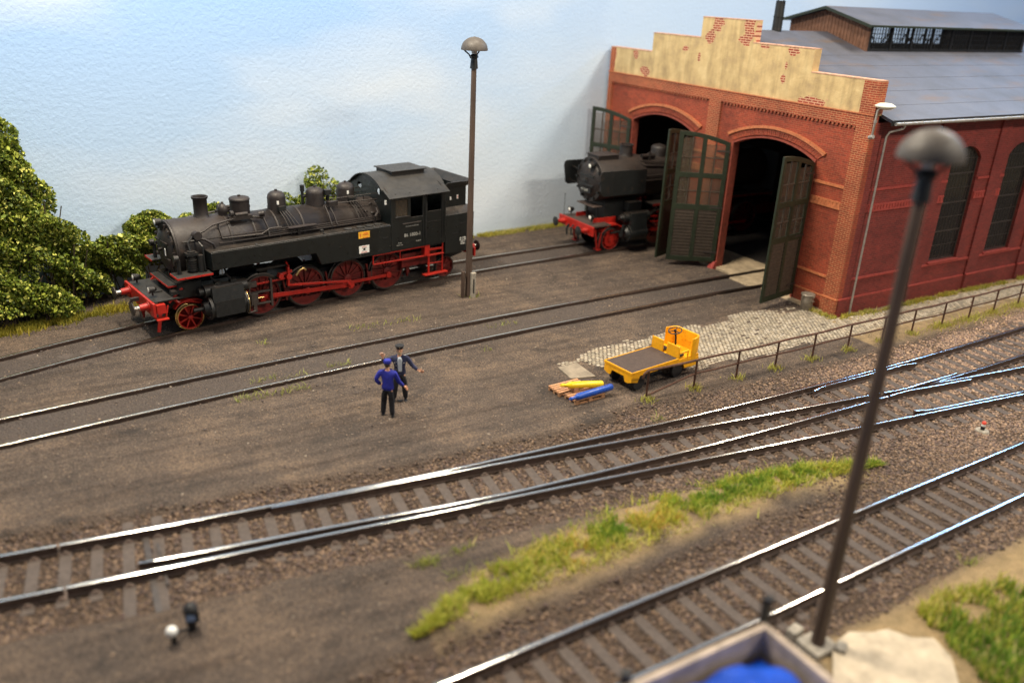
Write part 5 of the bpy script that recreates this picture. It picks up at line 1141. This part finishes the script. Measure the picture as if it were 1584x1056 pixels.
    for k in range(14): a_ = k / 14 * 2 * pi; b_.box(9.96, 10.04, .76 * cos(a_) - .03, .76 * cos(a_) + .03, bz + .76 * sin(a_) - .05, bz + .76 * sin(a_) + .05)
    b_.bar((10.1, -.5, bz + .25), (10.1, .5, bz + .25), .05, .05).bar((10.08, -.6, bz - .25), (10.08, .6, bz - .25), .05, .05).cyl((10.1, 0, bz), (10.22, 0, bz), .05).tube([(10.2, 0, bz - .15), (10.22, 0, bz + .15)], .02)
    b_.cyl((9.3, .74, bz + .50), (9.3, 1.0, bz + .52), .13, n=14); b_.cyl((9.3, -.74, bz + .50), (9.3, -1.0, bz + .52), .13, n=14)
    sb = P(b_, 'smokebox', 'boiler')
    P(MB().box(10.12, 10.135, .34, .40, bz - .12, bz + .10), 'data_plate', 'white', sb)
    P(MB().lathe([(.30, 3.30), (.25, 3.38), (.215, 3.46), (.215, 3.92), (.25, 3.96), (.255, 4.02), (.215, 4.02), (.19, 3.95), (.18, 3.5), (0, 3.5)], 28, (8.78, 0, 0)), 'chimney', 'boiler')
    headlamp(L, 10.22, .0, 3.38, .11); P(MB().box(10.0, 10.1, -.04, .04, 3.1, 3.4).box(9.9, 10.2, -.05, .05, 3.2, 3.24), 'lamp_bracket', 'black')
    P(MB().lathe([(.19, 3.25), (.15, 3.36), (.15, 3.44), (.17, 3.50), (.15, 3.62), (.08, 3.70), (.03, 3.74), (.05, 3.77), (0, 3.80)], 18, (8.12, .12, 0)), 'bell', 'boiler')
    dome(L, 'dome', 7.50, 3.26, 3.88, .315, 'flat'); 
    d_ = dome(L, 'dome', 6.22, 3.28, 3.92, .30)
    P(MB().box(6.28, 6.34, .27, .31, 3.52, 3.63), 'number_tag', 'white', d_); P(MB().box(6.10, 6.34, .22, .42, 3.30, 3.46), 'sand_valve', 'black', d_)
    dome(L, 'dome', 4.81, 3.28, 3.90, .31); d_ = dome(L, 'dome', 3.62, 3.28, 3.94, .31)
    P(MB().box(3.66, 3.72, .28, .32, 3.58, 3.69), 'number_tag', 'white', d_); P(MB().box(3.45, 3.70, .24, .42, 3.30, 3.46), 'sand_valve', 'black', d_)
    P(MB().cyl((4.40, .15, 3.3), (4.40, .15, 3.72), .06, n=8).box(4.35, 4.55, .1, .3, 3.62, 3.8), 'injector_valve', 'black'); P(MB().cyl((5.22, -.1, 3.3), (5.22, -.1, 3.76), .05, n=10).cyl((5.22, -.1, 3.76), (5.22, -.1, 3.98), .075, n=10).cyl((5.22, -.1, 3.6), (5.0, -.1, 3.6), .06, n=8), 'safety_valve', 'black')
    p_ = MB(); by = lambda an, r=.86: (r * cos(an), bz + r * sin(an))
    def run(xa, xb, an, r=.85, rad=.022): y_, z_ = by(an, r); p_.tube([(xa, y_, z_), (xb, y_, z_)], rad, 6)
    for sg in (1, -1):
        for an, xa, xb, rd in ((.32, 8.1, 2.7, .022), (.25, 7.4, 2.7, .022), (.40, 9.2, 5.5, .018), (.18, 8.6, 2.7, .03)):
            y_, z_ = by(an, .87); p_.tube([(xa, sg * y_, z_), (xb, sg * y_, z_)], rd, 6)
        for x0 in (6.22, 3.58):
            for k in range(4):
                xx = x0 - .14 + k * .08; p_.tube([(xx, sg * .32, 3.36), (xx - .1 + k * .02, sg * .62, 3.16), (xx - .25 + k * .05, sg * .80, 2.86), (xx - .3 + k * .05, sg * .86, 2.62)], .017, 5)
        p_.tube([(9.3, sg * .88, bz + .55), (9.05, sg * .86, bz + .62), (8.75, sg * .72, bz + .72), (8.2, sg * .62, bz + .78), (7.6, sg * .55, bz + .80)], .035, 7)
        p_.tube([(9.4, sg * .92, bz + .48), (9.1, sg * 1.0, bz + .38), (8.85, sg * 1.0, bz + .2), (8.8, sg * 1.0, bz + .0)], .045, 7)
        p_.tube([(8.5, sg * .6, bz + .72), (8.5, sg * .86, bz + .30), (7.2, sg * .88, bz + .26), (6.9, sg * .86, bz + .40), (6.5, sg * .86, bz + .40)], .028, 6)
        p_.tube([(7.45, sg * .5, bz + .80), (7.0, sg * .62, bz + .72), (6.95, sg * .80, bz + .45), (6.95, sg * .9, bz + .15)], .035, 7)
        p_.tube([(4.7, sg * .5, 3.32), (4.7, sg * .76, bz + .5), (4.66, sg * .88, bz + .2)], .03, 6).tube([(4.55, sg * .5, 3.32), (4.5, sg * .76, bz + .5), (4.46, sg * .88, bz + .2)], .03, 6)
        p_.tube([(4.5, sg * .42, 3.52), (2.7, sg * .55, 3.55)], .016, 5).tube([(4.5, sg * .46, 3.36), (2.7, sg * .62, 3.36)], .022, 5).tube([(4.6, sg * .38, 3.2), (4.5, sg * .46, 3.55)], .016, 5).tube([(3.2, sg * .52, 3.3), (3.2, sg * .52, 3.55)], .016, 5)
        p_.tube([(3.0, sg * .9, 2.62), (3.0, sg * .96, 2.85), (2.85, sg * .9, 2.95), (2.8, sg * .72, 3.05)], .04, 7)
        p_.box(8.1, 7.35, sg * .42, sg * .62, bz + .74, bz + .86).cyl((7.9, sg * .55, bz + .9), (7.5, sg * .55, bz + .9), .07, n=10).cyl((8.05, sg * .5, bz + .95), (7.95, sg * .5, bz + .95), .10, n=10)
        p_.cyl((7.1, sg * .55, 3.35), (6.95, sg * .62, 3.38), .09, n=12).cyl((7.02, sg * .58, 3.2), (7.02, sg * .58, 3.45), .05, n=8)
        p_.box(5.3, 6.3, sg * .86, sg * 1.06, 2.86, 2.885).box(5.85, 5.95, sg * .84, sg * .9, 2.6, 2.86)
        p_.box(4.25, 4.6, sg * .42, sg * .60, 3.3, 3.46)
    P(p_, 'pipework', 'boiler', boi)
    # cab front, back, floor and roof
    hw = 1.40
    arcr = lambda w_, z0, rise, n=16, rev=False: [(y_, z_) for y_, z_ in arcpts(0, w_, z0, rise, n, rev)]
    for xx, hl in ((2.62, True), (.30, False)):
        hs = [[(s_ * 1.0 - .12, 3.35), (s_ * 1.0 + .12, 3.35), (s_ * 1.0 + .12, 3.55), (s_ * 1.0, 3.62), (s_ * 1.0 - .12, 3.58)] for s_ in (-1, 1)] if hl else []
        if hl: hs = [[(s_ * .66 + .15 * cos(a_), 3.62 + .12 * sin(a_)) for a_ in np.linspace(0, 2 * pi, 12, endpoint=False)] for s_ in (-1, 1)]
        P(MB().prism([(-hw, 1.7), (hw, 1.7)] + arcr(hw, 3.56, .52, 16, True), xx, xx + .04, 'yz', holes=hs), 'cab_end', 'tankside')
    R_ = arcr(1.02, 3.78, .38) ; R_in = arcr(1.02, 3.73, .38, rev=True)
    rf = MB().prism(arcr(1.08, 3.76, .40) + arcr(1.08, 3.72, .40, rev=True), .12, 2.80, 'yz')
    for s_ in (-1, 1): rf.hexa([(.16, s_ * 1.08, 3.73), (2.76, s_ * 1.08, 3.73), (2.76, s_ * 1.52, 3.50), (.16, s_ * 1.52, 3.50), (.16, s_ * 1.08, 3.765), (2.76, s_ * 1.08, 3.765), (2.76, s_ * 1.53, 3.535), (.16, s_ * 1.53, 3.535)])
    rf = P(rf, 'cab_roof', 'roofblack')
    vt = P(MB().box(.62, 2.02, -.52, .52, 4.02, 4.22).box(.56, 2.08, -.60, .60, 4.222, 4.26), 'roof_vent', 'roofblack', rf, bev=.008)
    mb = MB()
    for xx in (2.4, 1.8, 1.2, .6): 
        for s_ in (-1, 1): mb.ball((xx, s_ * 1.35, 3.62), .022, 6, 4)
    P(mb, 'rivet', 'deep', rf)
    P(MB().box(.34, 2.6, -1.38, 1.38, 1.55, 1.7), 'cab_floor', 'deep')
    P(MB().box(2.4, 2.6, -.75, .75, 1.7, 3.3).cyl((2.3, 0, 2.6), (2.4, 0, 2.6), .3), 'backhead', 'deep')
    # upper coal bunker, flared
    mb = MB(); A = [(-.98, 1.10), (.28, 1.10), (.28, -1.10), (-.98, -1.10)]; 
    for (x0, y0, x1, y1, fx, fy) in ((-.90, 1.08, .28, 1.08, 0, 1), (-.90, -1.08, .28, -1.08, 0, -1), (-.90, -1.08, -.90, 1.08, -1, 0)):
        t_ = .035; mb.hexa([(x0, y0, 2.80), (x1, y1, 2.80), (x1 - fx * t_, y1 - fy * t_, 2.80), (x0 - fx * t_, y0 - fy * t_, 2.80), (x0, y0, 3.52), (x1, y1, 3.52), (x1 - fx * t_, y1 - fy * t_, 3.52), (x0 - fx * t_, y0 - fy * t_, 3.52)])
    for s_ in (-1, 1): mb.hexa([(-.90, s_ * 1.08, 3.521), (.28, s_ * 1.08, 3.521), (.28, s_ * 1.045, 3.521), (-.90, s_ * 1.045, 3.521), (-1.14, s_ * 1.30, 3.78), (.10, s_ * 1.30, 3.78), (.10, s_ * 1.265, 3.78), (-1.14, s_ * 1.265, 3.78)])
    mb.hexa([(-.90, -1.08, 3.521), (-.90, 1.08, 3.521), (-.865, 1.08, 3.521), (-.865, -1.08, 3.521), (-1.14, -1.30, 3.78), (-1.14, 1.30, 3.78), (-1.105, 1.30, 3.78), (-1.105, -1.30, 3.78)])
    mb.box(-.86, .28, -1.04, 1.04, 2.80, 3.1); mb.box(-1.02, -.98, -1.44, 1.44, 1.15, 2.6); P(mb, 'coal_bunker', 'tankside')
    P(MB().box(-.52, -.46, 1.082, 1.11, 3.10, 3.24).box(-.2, -.14, 1.082, 1.11, 3.08, 3.2), 'number_tag', 'white'); P(MB().box(-.5, -.48, 1.111, 1.116, 3.13, 3.21), 'tag_digit', 'signred')
    P(MB().box(2.70, 2.76, 1.20, 1.26, 3.28, 3.42), 'number_tag', 'white')
    c = MB()
    for _ in range(90): c.ball((rng.uniform(-.8, .2), rng.uniform(-.95, .95), 3.12 + rng.uniform(0, .14)), rng.uniform(.05, .10), 6, 4)
    P(c, 'coal', 'deep')
    return L
Pf = Vector((-21.0, float(polyc(T1C, -21.0)), .15)); Pr = Vector((-11.5, float(polyc(T1C, -11.5)), .15))
loco = tank_loco('weathered black tank locomotive with red wheels and yellow warning sign by the sky wall')
loco.location = Pr; loco.rotation_euler = (0, 0, math.atan2((Pf - Pr).y, (Pf - Pr).x))

def express_loco(label):
    L = empty('steam_locomotive', (0, 0, 0), 0, label, 'locomotive')
    P = lambda mb, name, m, par=L, bev=0: mb.build(name, M_[m], par, bev)
    # x = 0 at the leading wheel, forward +x ; +y towards the camera side
    bz = 3.02; mb = MB()
    for yy in (-.52, .48): mb.box(-11, 1.2, yy, yy + .04, .75, 1.25)
    P(mb, 'frame', 'darkred')
    for yy in (-.75, .75):
        wheel(L, 0, yy, .48, 9, 'carrying_wheel', 'red', 'darksteel')
        for x in (-2.6, -4.4, -6.2, -8.0): wheel(L, x, yy, .78, 14, 'driving_wheel', 'darkred', weight=True)
    for sd in (1, -1):
        P(MB().lathe([(0, 0), (.33, 0), (.33, .012), (.16, .015), (.14, .07), (0, .08)] if sd > 0 else [(0, 0), (.33, 0), (.33, -.012), (.16, -.015), (.14, -.07), (0, -.08)], 24, (0, .80 * sd, .48), 'y'), 'hub_disc', 'red')
        c_ = MB(); yc = 1.12 * sd; c_.cyl((-1.5, yc, .80), (-.55, yc, .80), .38, n=24).cyl((-.55, yc, .80), (-.42, yc, .80), .30, .2, 18).cyl((-1.7, yc - .05 * sd, 1.5), (-.35, yc - .05 * sd, 1.5), .22, n=18).cyl((-.35, yc - .05 * sd, 1.5), (-.15, yc - .05 * sd, 1.5), .15, .1, 12)
        c_.hexa([(-1.45, yc - .36, .8), (-.6, yc - .36, .8), (-.6, yc + .36, .8), (-1.45, yc + .36, .8), (-1.45, yc - .24, 1.7), (-.6, yc - .24, 1.7), (-.6, yc + .24, 1.7), (-1.45, yc + .24, 1.7)])
        c_.box(-1.4, -.7, .6 * sd, 1.0 * sd, 1.7, 2.1).tube([(-.5, yc, 1.1), (-.3, yc + .1 * sd, 1.2), (-.25, yc + .1 * sd, .7), (-.45, yc, .45)], .05, 6).tube([(-.42, .9 * sd, .82), (.1, .9 * sd, .80)], .05, 6)
        for k in range(8): a_ = k / 8 * 2 * pi; c_.cyl((-.55, yc + .32 * cos(a_), .8 + .32 * sin(a_)), (-.5, yc + .32 * cos(a_), .8 + .32 * sin(a_)), .03, n=6)
        P(c_, 'cylinder', 'black')
        mb = MB(); mb.bar((-2.6, .92 * sd, .6), (-8, .92 * sd, .6), .12, .05).bar((-2.0, 1.05 * sd, .82), (-4.4, 1.05 * sd, .6), .14, .05); P(mb, 'coupling_rod', 'red')
        mb = MB(); mb.bar((-1.9, 1.1 * sd, 1.42), (-3.3, 1.1 * sd, 1.36), .07, .05).bar((-2.2, 1.12 * sd, 1.6), (-3.4, 1.12 * sd, 1.66), .09, .05).bar((-3.1, 1.14 * sd, 1.0), (-3.1, 1.14 * sd, 1.7), .12, .05).box(-2.6, -2.5, 1.05 * sd, 1.2 * sd, 1.2, 1.75).bar((-1.9, 1.12 * sd, 1.2), (-2.9, 1.12 * sd, 1.15), .05, .04).tube([(-2.4, 1.2 * sd, 1.55), (-2.75, 1.2 * sd, 1.8)], .03, 6); P(mb, 'valve_gear', 'red')
        # wind deflectors
        q = [(.98, 2.56), (-1.15, 2.56), (-1.22, 2.62), (-1.22, 3.52), (-1.15, 3.60), (1.12, 3.62), (1.22, 3.55), (1.24, 3.40), (1.12, 2.66)]
        P(MB().prism(q, 1.34 * sd, 1.37 * sd, 'xz'), 'smoke_deflector', 'black', bev=.006)
        mb = MB()
        for x in (.8, -.9): mb.bar((x, .8 * sd, 3.3), (x, 1.34 * sd, 3.35), .04, .04).bar((x, .85 * sd, 2.7), (x, 1.34 * sd, 2.7), .04, .04)
        P(mb, 'deflector_stay', 'black')
        P(MB().box(-9, -1.7, .85 * sd, 1.4 * sd, 2.0, 2.05), 'running_board', 'black'); P(MB().box(-9, -1.7, 1.401 * sd, 1.42 * sd, 1.96, 2.06), 'red_edge', 'darkred')
        buffer(L, 1.36, .875 * sd, 1.06, 1, 'black', 'red'); headlamp(L, 1.18, .78 * sd, 1.56, .11)
        P(MB().prism([(.62, .9), (.48, 1.08), (.2, 1.2), (-.2, 1.2), (-.5, 1.05), (-.5, 1.0), (-.2, 1.14), (.2, 1.14), (.45, 1.02), (.56, .88)], .62 * sd, .95 * sd, 'xz').box(-.3, .9, .62 * sd, .66 * sd, 1.1, 1.45), 'splasher', 'red')
        P(MB().hexa([(.60, .70 * sd, .1), (.80, .70 * sd, .1), (.80, .98 * sd, .1), (.60, .98 * sd, .1), (.60, .70 * sd, .14), (.80, .70 * sd, .14), (.80, .98 * sd, .14), (.60, .98 * sd, .14)]).bar((.9, .84 * sd, 1.0), (.74, .84 * sd, .12), .06, .07).bar((.55, .84 * sd, 1.0), (.66, .84 * sd, .12), .06, .07), 'guard_iron', 'red')
    P(MB().box(1.28, 1.36, -1.30, 1.30, .86, 1.26), 'buffer_beam', 'red', bev=.008); P(MB().box(.3, 1.279, -1.15, 1.15, 1.20, 1.262), 'front_deck', 'deck')
    P(MB().box(.45, .95, -.62, .62, 1.92, 1.96), 'front_step', 'deck', bev=.01); P(MB().box(.5, .56, -.4, -.34, 1.26, 1.92).box(.5, .56, .34, .4, 1.26, 1.92).box(-1.4, .3, -.6, .6, 1.2, 2.2), 'saddle', 'black')
    P(MB().tube([(1.4, -.1, 1.05), (1.52, -.1, .9), (1.48, -.1, .6), (1.38, -.1, .62)], .035, 6).tube([(1.4, .4, 1.0), (1.5, .42, .8), (1.46, .42, .55)], .05, 6).tube([(1.4, -.45, 1.0), (1.5, -.45, .8), (1.46, -.45, .55)], .05, 6), 'coupling_hook', 'black')
    P(MB().cyl((1.28, -1.05, 1.26), (1.28, -1.05, 2.2), .012, n=5).ball((1.28, -1.05, 2.2), .03, 6, 4), 'marker_rod', 'deep')
    P(MB().lathe([(.0, .98), (.45, .95), (.72, .86), (.78, .80), (.94, .80), (.96, .76), (.96, -1.6), (.9, -1.62), (.9, -9)], 40, (0, 0, bz), 'x'), 'boiler', 'boiler')
    mb = MB()
    for k in range(12): a_ = k / 12 * 2 * pi; mb.box(.80, .90, .85 * cos(a_) - .04, .85 * cos(a_) + .04, bz + .85 * sin(a_) - .05, bz + .85 * sin(a_) + .05)
    mb.bar((.96, -.5, bz + .2), (.96, .5, bz + .2), .06, .06).bar((.96, -.5, bz - .2), (.96, .5, bz - .2), .06, .06).cyl((.96, 0, bz), (1.08, 0, bz), .08).tube([(1.06, -.2, bz), (1.06, .2, bz)], .02, 5); P(mb, 'smokebox_door', 'black')
    mb = MB(); text_into(mb, '50 3649', .16, Matrix.Translation((1.03, .0, bz - .42)) @ Matrix.Rotation(pi / 2, 4, 'Z') @ Matrix.Rotation(pi / 2, 4, 'X')); pt_ = P(MB().box(1.0, 1.025, -.42, .42, bz - .52, bz - .32), 'number_plate', 'deep'); P(mb, 'lettering', 'lettering', pt_)
    headlamp(L, 1.10, .38, bz + .66, .11)
    P(MB().lathe([(.34, 3.9), (.30, 4.0), (.28, 4.1), (.28, 4.36), (.31, 4.38), (.31, 4.44), (.25, 4.44), (.24, 4.1), (0, 4.1)], 26, (-1.05, 0, 0)), 'chimney', 'boiler')
    P(MB().box(-.35, .70, -.42, .42, 3.86, 4.06).box(-.38, .74, -.45, .45, 4.062, 4.09), 'preheater_box', 'boiler', bev=.01)
    P(MB().cyl((-1.6, .42, 3.95), (-2.3, .42, 3.95), .10, n=10).tube([(-1.2, .5, 3.8), (-1.5, .75, 3.62), (-2.6, .80, 3.55), (-5, .8, 3.5)], .05, 6).tube([(-1.4, .6, 3.78), (-2.2, .7, 3.72), (-5, .72, 3.66)], .03, 6).cyl((-2.0, .45, 3.8), (-2.0, .45, 4.1), .08, n=8).tube([(-1.0, .97, 3.2), (-4, .97, 3.2)], .03, 6).tube([(-1.4, .98, 3.0), (-4, .98, 3.0)], .03, 6), 'pipework', 'boiler')
    dome(L, 'dome', -2.9, 3.85, 4.35, .36); dome(L, 'dome', -4.6, 3.85, 4.35, .38)
    P(MB().box(-11, -9, -1.45, 1.45, 1.8, 3.9), 'cab', 'black'); P(MB().box(-19, -11.4, -1.4, 1.4, 1.2, 3.0), 'tender', 'black')
    return L
e = express_loco('black locomotive with smoke deflectors and red buffer beam emerging from the left bay')
e.location = (-2.86, float(polyc(T1C, 0.)), .15); e.rotation_euler = (0, 0, pi)
d2 = copy_tree(loco); d2['label'] = 'dark tank locomotive hidden in the gloom deep inside the right bay of the shed'
d2.location = (19.0, float(polyc(T2C, 0.)), .15); d2.rotation_euler = (0, 0, pi); d2['group'] = 'tank locomotives'; loco['group'] = 'tank locomotives'

# ------------------------------------------------------------------ people (x to the figure's left hand when it faces -y)
def fingers(mb, wrist, d, side, s=1.0, curl=.3):
    """palm and five fingers; d direction of the hand, side: direction of the thumb"""
    d = Vector(d).normalized(); side = Vector(side); side = (side - d * side.dot(d)).normalized(); nrm = d.cross(side); w_ = Vector(wrist)
    mb.add([], [])
    pts = [w_, w_ + d * .045 * s, w_ + d * .09 * s]; skin_into(mb, pts, [(0, 1), (1, 2)], [.028 * s, (.042 * s, .03 * s), (.044 * s, .026 * s)], sub=1)
    for k, ln in enumerate((.075, .085, .08, .062)):
        o = w_ + d * .09 * s + side * (.030 - .021 * k) * s; a_ = o + d * ln * .55 * s + side * (.010 - .007 * k) * s; b_ = a_ + (d * cos(curl) - nrm * sin(curl)) * ln * .5 * s
        mb.tube([o - d * .02 * s, a_, b_], .0115 * s, 6)
    o = w_ + d * .03 * s + side * .03 * s; mb.tube([o, o + (d * .6 + side * .8) * .045 * s, o + (d * .85 + side * .6) * .085 * s], .013 * s, 6)
def person(loc, rz, pose, label, mats):
    J = pose; body = MB()
    pts = [J['pelvis'], J['waist'], J['chest'], J['neck'], J['head0'], J['hipL'], J['kneeL'], J['ankL'], J['hipR'], J['kneeR'], J['ankR'], J['shL'], J['elL'], J['wrL'], J['shR'], J['elR'], J['wrR']]
    E_ = [(0, 1), (1, 2), (2, 3), (3, 4), (0, 5), (5, 6), (6, 7), (0, 8), (8, 9), (9, 10), (2, 11), (11, 12), (12, 13), (2, 14), (14, 15), (15, 16)]
    R0 = [.11, .10, .105, .05, .05, .065, .05, .038, .065, .05, .038, .045, .038, .028, .045, .038, .028]
    skin_into(body, pts, E_, R0)
    h = Vector(J['head']); body.ball(h, .105, 16, 12, sc=(.80, .95, 1.12)); body.ball(h + Vector((0, -.035, -.06)), .07, 12, 8, sc=(.85, .9, .9))
    body.ball(h + Vector((0, -.105, -.01)), .018, 8, 6, sc=(.8, 1.1, 1.5))
    for s_ in (-1, 1): body.ball(h + Vector((s_ * .085, .01, -.005)), .024, 8, 6, sc=(.5, .8, 1.3))
    fingers(body, J['wrL'], J['hdL'], J.get('thL', (0, -1, .3))); fingers(body, J['wrR'], J['hdR'], J.get('thR', (0, -1, .3)))
    b = body.build('person', M_['skin'], recalc=False); b.location = loc; b.rotation_euler = (0, 0, rz); b.scale = (.915,) * 3; tag(b, label, 'person', 'railwaymen')
    ex = MB(); 
    for s_ in (-1, 1): ex.ball(h + Vector((s_ * .034, -.094, .008)), .010, 6, 4)
    ex.build('eye', M_['deep'], b)
    if mats.get('beard'): MB().ball(h + Vector((0, -.062, -.082)), .055, 12, 8, sc=(1, .85, .85)).ball(h + Vector((0, -.1, -.035)), .03, 8, 6, sc=(1.2, .5, .4)).build('beard', M_['beard'], b)
    MB().ball(h + Vector((0, .015, .0)), .108, 14, 10, sc=(.83, .92, 1.05)).xf(Matrix.Identity(4)).build('hair', M_['hair'], b)
    # trousers
    t = MB(); skin_into(t, [Vector(J['pelvis']) + Vector((0, 0, .06)), J['pelvis'], J['hipL'], J['kneeL'], Vector(J['ankL']) - Vector((0, 0, .03)), J['hipR'], J['kneeR'], Vector(J['ankR']) - Vector((0, 0, .03))], [(0, 1), (1, 2), (2, 3), (3, 4), (1, 5), (5, 6), (6, 7)], [.145, .155, .125, .092, .080, .125, .092, .080]); t.build('trousers', M_[mats['trousers']], b, recalc=False)
    # jacket: torso with a skirt, sleeves
    j = MB(); Pv = Vector(J['pelvis']); skin_into(j, [Pv + Vector((0, 0, -.09)), Pv + Vector((0, 0, .05)), J['waist'], J['chest'], Vector(J['neck']) - Vector((0, 0, .03)), J['shL'], J['elL'], Vector(J['wrL']).lerp(Vector(J['elL']), .08), J['shR'], J['elR'], Vector(J['wrR']).lerp(Vector(J['elR']), .08)],
        [(0, 1), (1, 2), (2, 3), (3, 4), (3, 5), (5, 6), (6, 7), (3, 8), (8, 9), (9, 10)], [(.215, .17), (.20, .155), (.18, .14), (.21, .16), .095, .10, .068, .056, .10, .068, .056]); jk = j.build('jacket', M_[mats['jacket']], b, recalc=False)
    for n_, an in (('L', J['ankL']), ('R', J['ankR'])):
        a_ = Vector(an); sh = MB(); skin_into(sh, [a_ + Vector((0, .03, -.02)), a_ + Vector((0, .02, -.075)), a_ + Vector((0, -.12, -.085)), a_ + Vector((0, -.17, -.088))], [(0, 1), (1, 2), (2, 3)], [.05, .048, .042, .036]); sh.build('shoe', M_['rubber'], b, recalc=False)
    return b, jk, h
M_['hair'] = mat('hair', (.05, .035, .025), .8); M_['beard'] = mat('beard', (.42, .30, .17), .8)
stand = dict(pelvis=(0, 0, .92), waist=(0, -.01, 1.08), chest=(0, -.01, 1.34), neck=(0, 0, 1.52), head0=(0, -.01, 1.62), head=(0, -.02, 1.66))
o_pose = dict(stand, hipL=(.10, 0, .86), kneeL=(.14, -.02, .48), ankL=(.17, .02, .09), hipR=(-.10, 0, .86), kneeR=(-.14, -.04, .48), ankR=(-.18, .0, .09),
    shL=(.21, 0, 1.42), elL=(.36, -.03, 1.17), wrL=(.54, -.14, 1.04), shR=(-.21, 0, 1.42), elR=(-.42, -.05, 1.27), wrR=(-.50, -.16, 1.49), hdL=(.9, -.4, -.1), hdR=(-.15, -.2, 1), thL=(0, -.3, 1), thR=(1, 0, 0))
b, jk, h = person((-16.93, .50, .035), radians(-22), o_pose, 'officer in dark peaked cap and open navy jacket with one arm raised', dict(jacket='navy', trousers='trouser', beard=True))
MB().prism([(-.055, .0), (.055, .0), (.066, .36), (.035, .44), (-.035, .44), (-.066, .36)], -.156, -.02, 'xz').xf(Matrix.Translation((0, -.012, 1.02))).build('shirt', M_['shirt'], b, bev=.02)
MB().lathe([(.100, .0), (.104, .045), (.135, .085), (.13, .105), (.05, .12), (0, .12)], 20, (h.x, h.y + .005, h.z + .045)).prism([(-.08, -.06), (.08, -.06), (.075, -.125), (.04, -.15), (-.04, -.15), (-.075, -.125)], .045, .058, 'xy').build('peaked_cap', M_['deep'], b)

cp = [c for c in kids(b) if c.name.startswith('peaked_cap')][0]
MB().ball((h.x, h.y - .118, h.z + .115), .018, 8, 6, sc=(1, .4, 1)).build('cap_badge', M_['brass'], cp)
mb = MB()
for z_ in (1.10, 1.22, 1.34): mb.ball((-.105, -.150, z_), .012, 6, 4)
mb.ball((.12, -.150, 1.30), .02, 6, 4).ball((-.15, -.14, 1.30), .02, 6, 4); mb.build('jacket_button', M_['zinc'], jk)
w_pose = dict(stand, head=(.01, -.04, 1.65), hipL=(.09, 0, .86), kneeL=(.13, -.05, .48), ankL=(.16, -.03, .09), hipR=(-.09, 0, .86), kneeR=(-.11, .0, .48), ankR=(-.14, .05, .09),
    shL=(.20, 0, 1.42), elL=(.34, .06, 1.16), wrL=(.21, -.06, .97), shR=(-.21, 0, 1.42), elR=(-.30, -.06, 1.12), wrR=(-.44, -.17, .93), hdL=(-.3, -.5, -.6), hdR=(-.5, -.4, -.7), thL=(0, -1, .3), thR=(0, -1, .3))
b2, jk2, h = person((-17.58, -.22, .035), radians(180 - 38), w_pose, 'worker in bright blue cap and jacket seen from behind with a hand on his hip', dict(jacket='workblue', trousers='trouser'))
MB().lathe([(.102, .0), (.11, .03), (.116, .07), (.09, .11), (.03, .125), (0, .125)], 18, (h.x, h.y + .005, h.z + .02)).prism([(-.07, -.06 + h.y), (.07, -.06 + h.y), (.05, -.165 + h.y), (-.05, -.165 + h.y)], h.z + .035, h.z + .046, 'xy').build('cloth_cap', M_['workblue'], b2)
